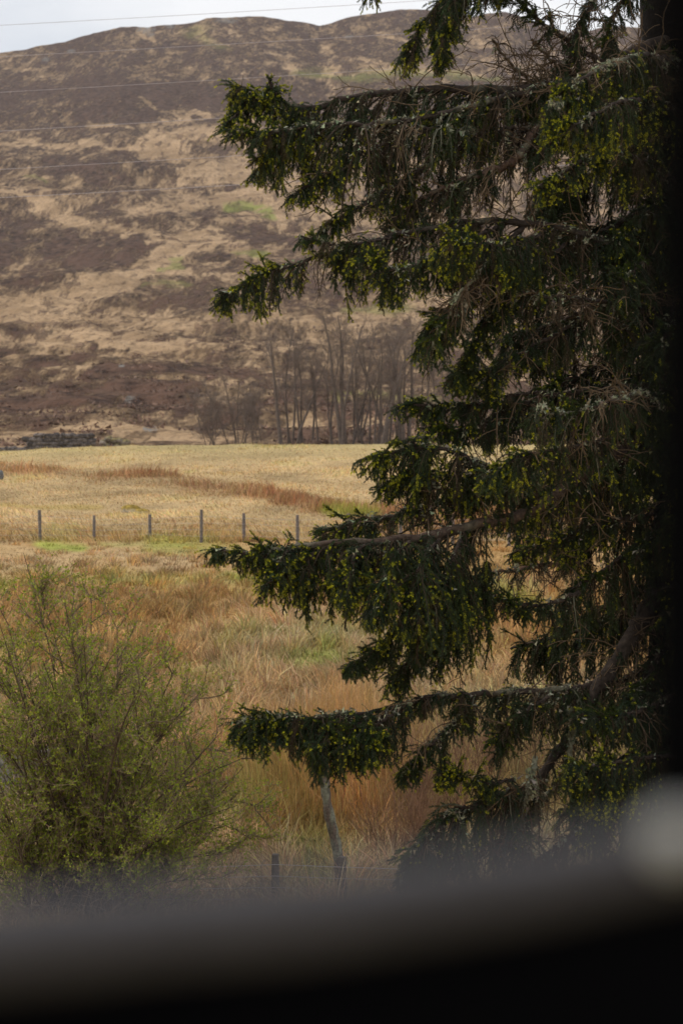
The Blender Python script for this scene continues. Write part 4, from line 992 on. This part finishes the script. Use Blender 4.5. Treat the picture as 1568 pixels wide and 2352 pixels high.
limb([(1380, 1900, 14.6), (1300, 1930, 14.5), (1220, 1990, 14.4), (1150, 2060, 14.4)], .018, [(0, .2), (1, .12)], .03, (.5, .2), .4, dens=1.1, seed=107)
limb([(1545, 1600, 14.7), (1450, 1640, 14.3), (1380, 1650, 14.2), (1330, 1640, 14.2)], .02, [(0, .3), (1, .1)], .1, (.3, .1), .1, dens=1.2, seed=108, blue=.9)
limb([(1560, 1740, 14.4), (1480, 1740, 14.1), (1400, 1755, 14.0), (1310, 1765, 13.9)], .02, [(0, .35), (.6, .35), (1, .10)], .45, (.1, 0), .05, dens=1.4, seed=109, blue=.9)
limb([(1560, 1880, 14.4), (1480, 1850, 14.1), (1400, 1860, 14.0), (1340, 1900, 13.9)], .02, [(0, .35), (1, .12)], .15, (.1, 0), .05, dens=1.3, seed=110, blue=.9)

# the dense inner crown: whorls of branches off the trunk in all directions
rr_ = np.random.default_rng(77)
zs = []
def inner(v, azdeg, Lm, seed, bright=.1, dens=.9):
    k = np.argmin(np.abs(np.array([UV(*q)[1] for q in trunk_pts])-v)); s = trunk_pts[k]
    az = R(azdeg); d = np.array([math.cos(az), math.sin(az), 0.])
    pts = np.array([s, s+d*Lm*.3+[0, 0, -.02*Lm], s+d*Lm*.65+[0, 0, -.14*Lm], s+d*Lm+[0, 0, -.24*Lm]])
    limb(pts, .03, [(0, .4), (.4, .5), (.8, .36), (1, .12)], bright, (.2, .02), .1, dens=dens, seed=seed, tipfan=1, brown=.1)
k = 0
for v in np.arange(120, 2060, 82):
    for az0 in (205, 250):
        az = az0+rr_.normal()*14
        Lm = (.8+.45*rr_.random())*np.interp(v, [-60, 300, 600, 1400, 1500, 2060], [.45, .7, 1.1, 1.1, .6, .8])
        if 1440 < v < 1720 and rr_.random() < .5: continue
        inner(v+rr_.normal()*18, az, Lm, 200+k, .045+.05*rr_.random(), .85); k += 1
print('needles', NN[0], 'inner', k)

# ------------------------------------------------------------------ the dark window opening the view is taken through
M_frame = mat('black_frame', base=(.0025, .0024, .0026), rough=.9, spec=.0, noise=(20, .9, 1.1))
M_sill = mat('grey_sill', base=(.052, .048, .051), rough=.65, spec=.2, noise=(30, .85, 1.15))
M_blob = mat('pale_highlight', base=(.37, .37, .36), rough=.4, spec=.5, noise=(30, .9, 1.1))
def box(corners_lo, corners_hi):
    pass
def bar(a0, b0, a1, b1, back, name, m, parent, seg=2):
    """prism between front edge (a0..b0) and (a1..b1) sight points, pushed back by vector"""
    pa = [np.asarray(q) for q in (a0, b0, b1, a1)]
    V = np.array(pa+[q+np.asarray(back) for q in pa])
    F = np.array([[0, 1, 2, 3], [7, 6, 5, 4], [0, 4, 5, 1], [1, 5, 6, 2], [2, 6, 7, 3], [3, 7, 4, 0]])
    o = mesh(name, V, [F], m, parent)
    bv = o.modifiers.new('bevel', 'BEVEL'); bv.width = .0015; bv.segments = 3; bv.limit_method = 'NONE'
    return o
zg = float(field_z(0, .4))
fr = empty('window_frame', (0, .5, zg), 'blurred black window surround with a dark grey sill edge along the bottom and right of the view', 'window frame')
def prism(us, vt, vb, ds_, back, name, m, foot=None):
    T = P(us, vt, ds_); Bt = P(us, vb, ds_)
    if foot is not None: Bt = np.stack([T[:, 0], T[:, 1], np.full(len(T), foot)], 1)
    bk = np.array(back); k = len(us); V = np.concatenate([T, Bt, Bt+bk, T+bk]); F = []
    for i in range(k-1):
        for r_ in range(4): a_ = r_*k; c_ = ((r_+1) % 4)*k; F.append([a_+i, c_+i, c_+i+1, a_+i+1])
    F += [[0, 3*k, 2*k, k], [k-1, 2*k-1, 3*k-1, 4*k-1]]
    return mesh(name, V, [np.array(F)], m, fr)
us_ = np.array([-700, -300, 0, 400, 784, 1050, 1250, 1400, 1500, 1700, 2000.]); ds_ = np.interp(us_, [-700, 2000], [.385, .42])
vt_ = np.interp(us_, [-700, 0, 784, 1250, 1500, 2000], [2182, 2130, 2056, 1992, 1946, 1856]); vb_ = np.interp(us_, [-700, 0, 784, 1250, 1500, 2000], [2322, 2270, 2188, 2114, 2058, 1960])
prism(us_, vt_, vb_, ds_, (0, .02, 0), 'sill', M_sill)
prism(us_, vb_+1.5, vb_+900, ds_+.001, (0, .03, 0), 'lower_panel', M_frame, foot=zg-.1)
jy = .46; jx = float(P(1566, 1176, jy)[0])
bar((jx, jy, zg-.1), (jx+.25, jy, zg-.1), (jx, jy, EYE+.35), (jx+.25, jy, EYE+.35), (0, .05, 0), 'pillar', M_frame, fr)
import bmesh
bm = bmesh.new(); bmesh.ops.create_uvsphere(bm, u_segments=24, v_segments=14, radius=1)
q = P(1553, 1925, .395)  # small pale ellipsoid added to stand in for a bright highlight on the sill
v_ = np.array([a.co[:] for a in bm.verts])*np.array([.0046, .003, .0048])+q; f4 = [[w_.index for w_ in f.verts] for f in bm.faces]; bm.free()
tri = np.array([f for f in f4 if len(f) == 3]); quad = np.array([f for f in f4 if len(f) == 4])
o = mesh('highlight_blob', v_, [tri, quad], M_blob, fr, smooth=True); o['label'] = 'pale grey out of focus blob added as highlight at the right end of the sill'

hz_ = bpy.data.materials.new('air'); hz_.use_nodes = True; t_ = hz_.node_tree
t_.nodes.remove(t_.nodes['Principled BSDF'])
pv = t_.nodes.new('ShaderNodeVolumePrincipled'); pv.inputs['Color'].default_value = (.86, .88, .95, 1); pv.inputs['Density'].default_value = .00010; pv.inputs['Anisotropy'].default_value = .2
t_.links.new(pv.outputs[0], t_.nodes['Material Output'].inputs['Volume'])
hx = [(-900, -40, -8), (900, -40, -8), (900, 1900, -8), (-900, 1900, -8), (-900, -40, 260), (900, -40, 260), (900, 1900, 260), (-900, 1900, 260)]
hb = mesh('haze', hx, [np.array([[0, 3, 2, 1], [4, 5, 6, 7], [0, 1, 5, 4], [1, 2, 6, 5], [2, 3, 7, 6], [3, 0, 4, 7]])], hz_); tag(hb, kind='stuff')
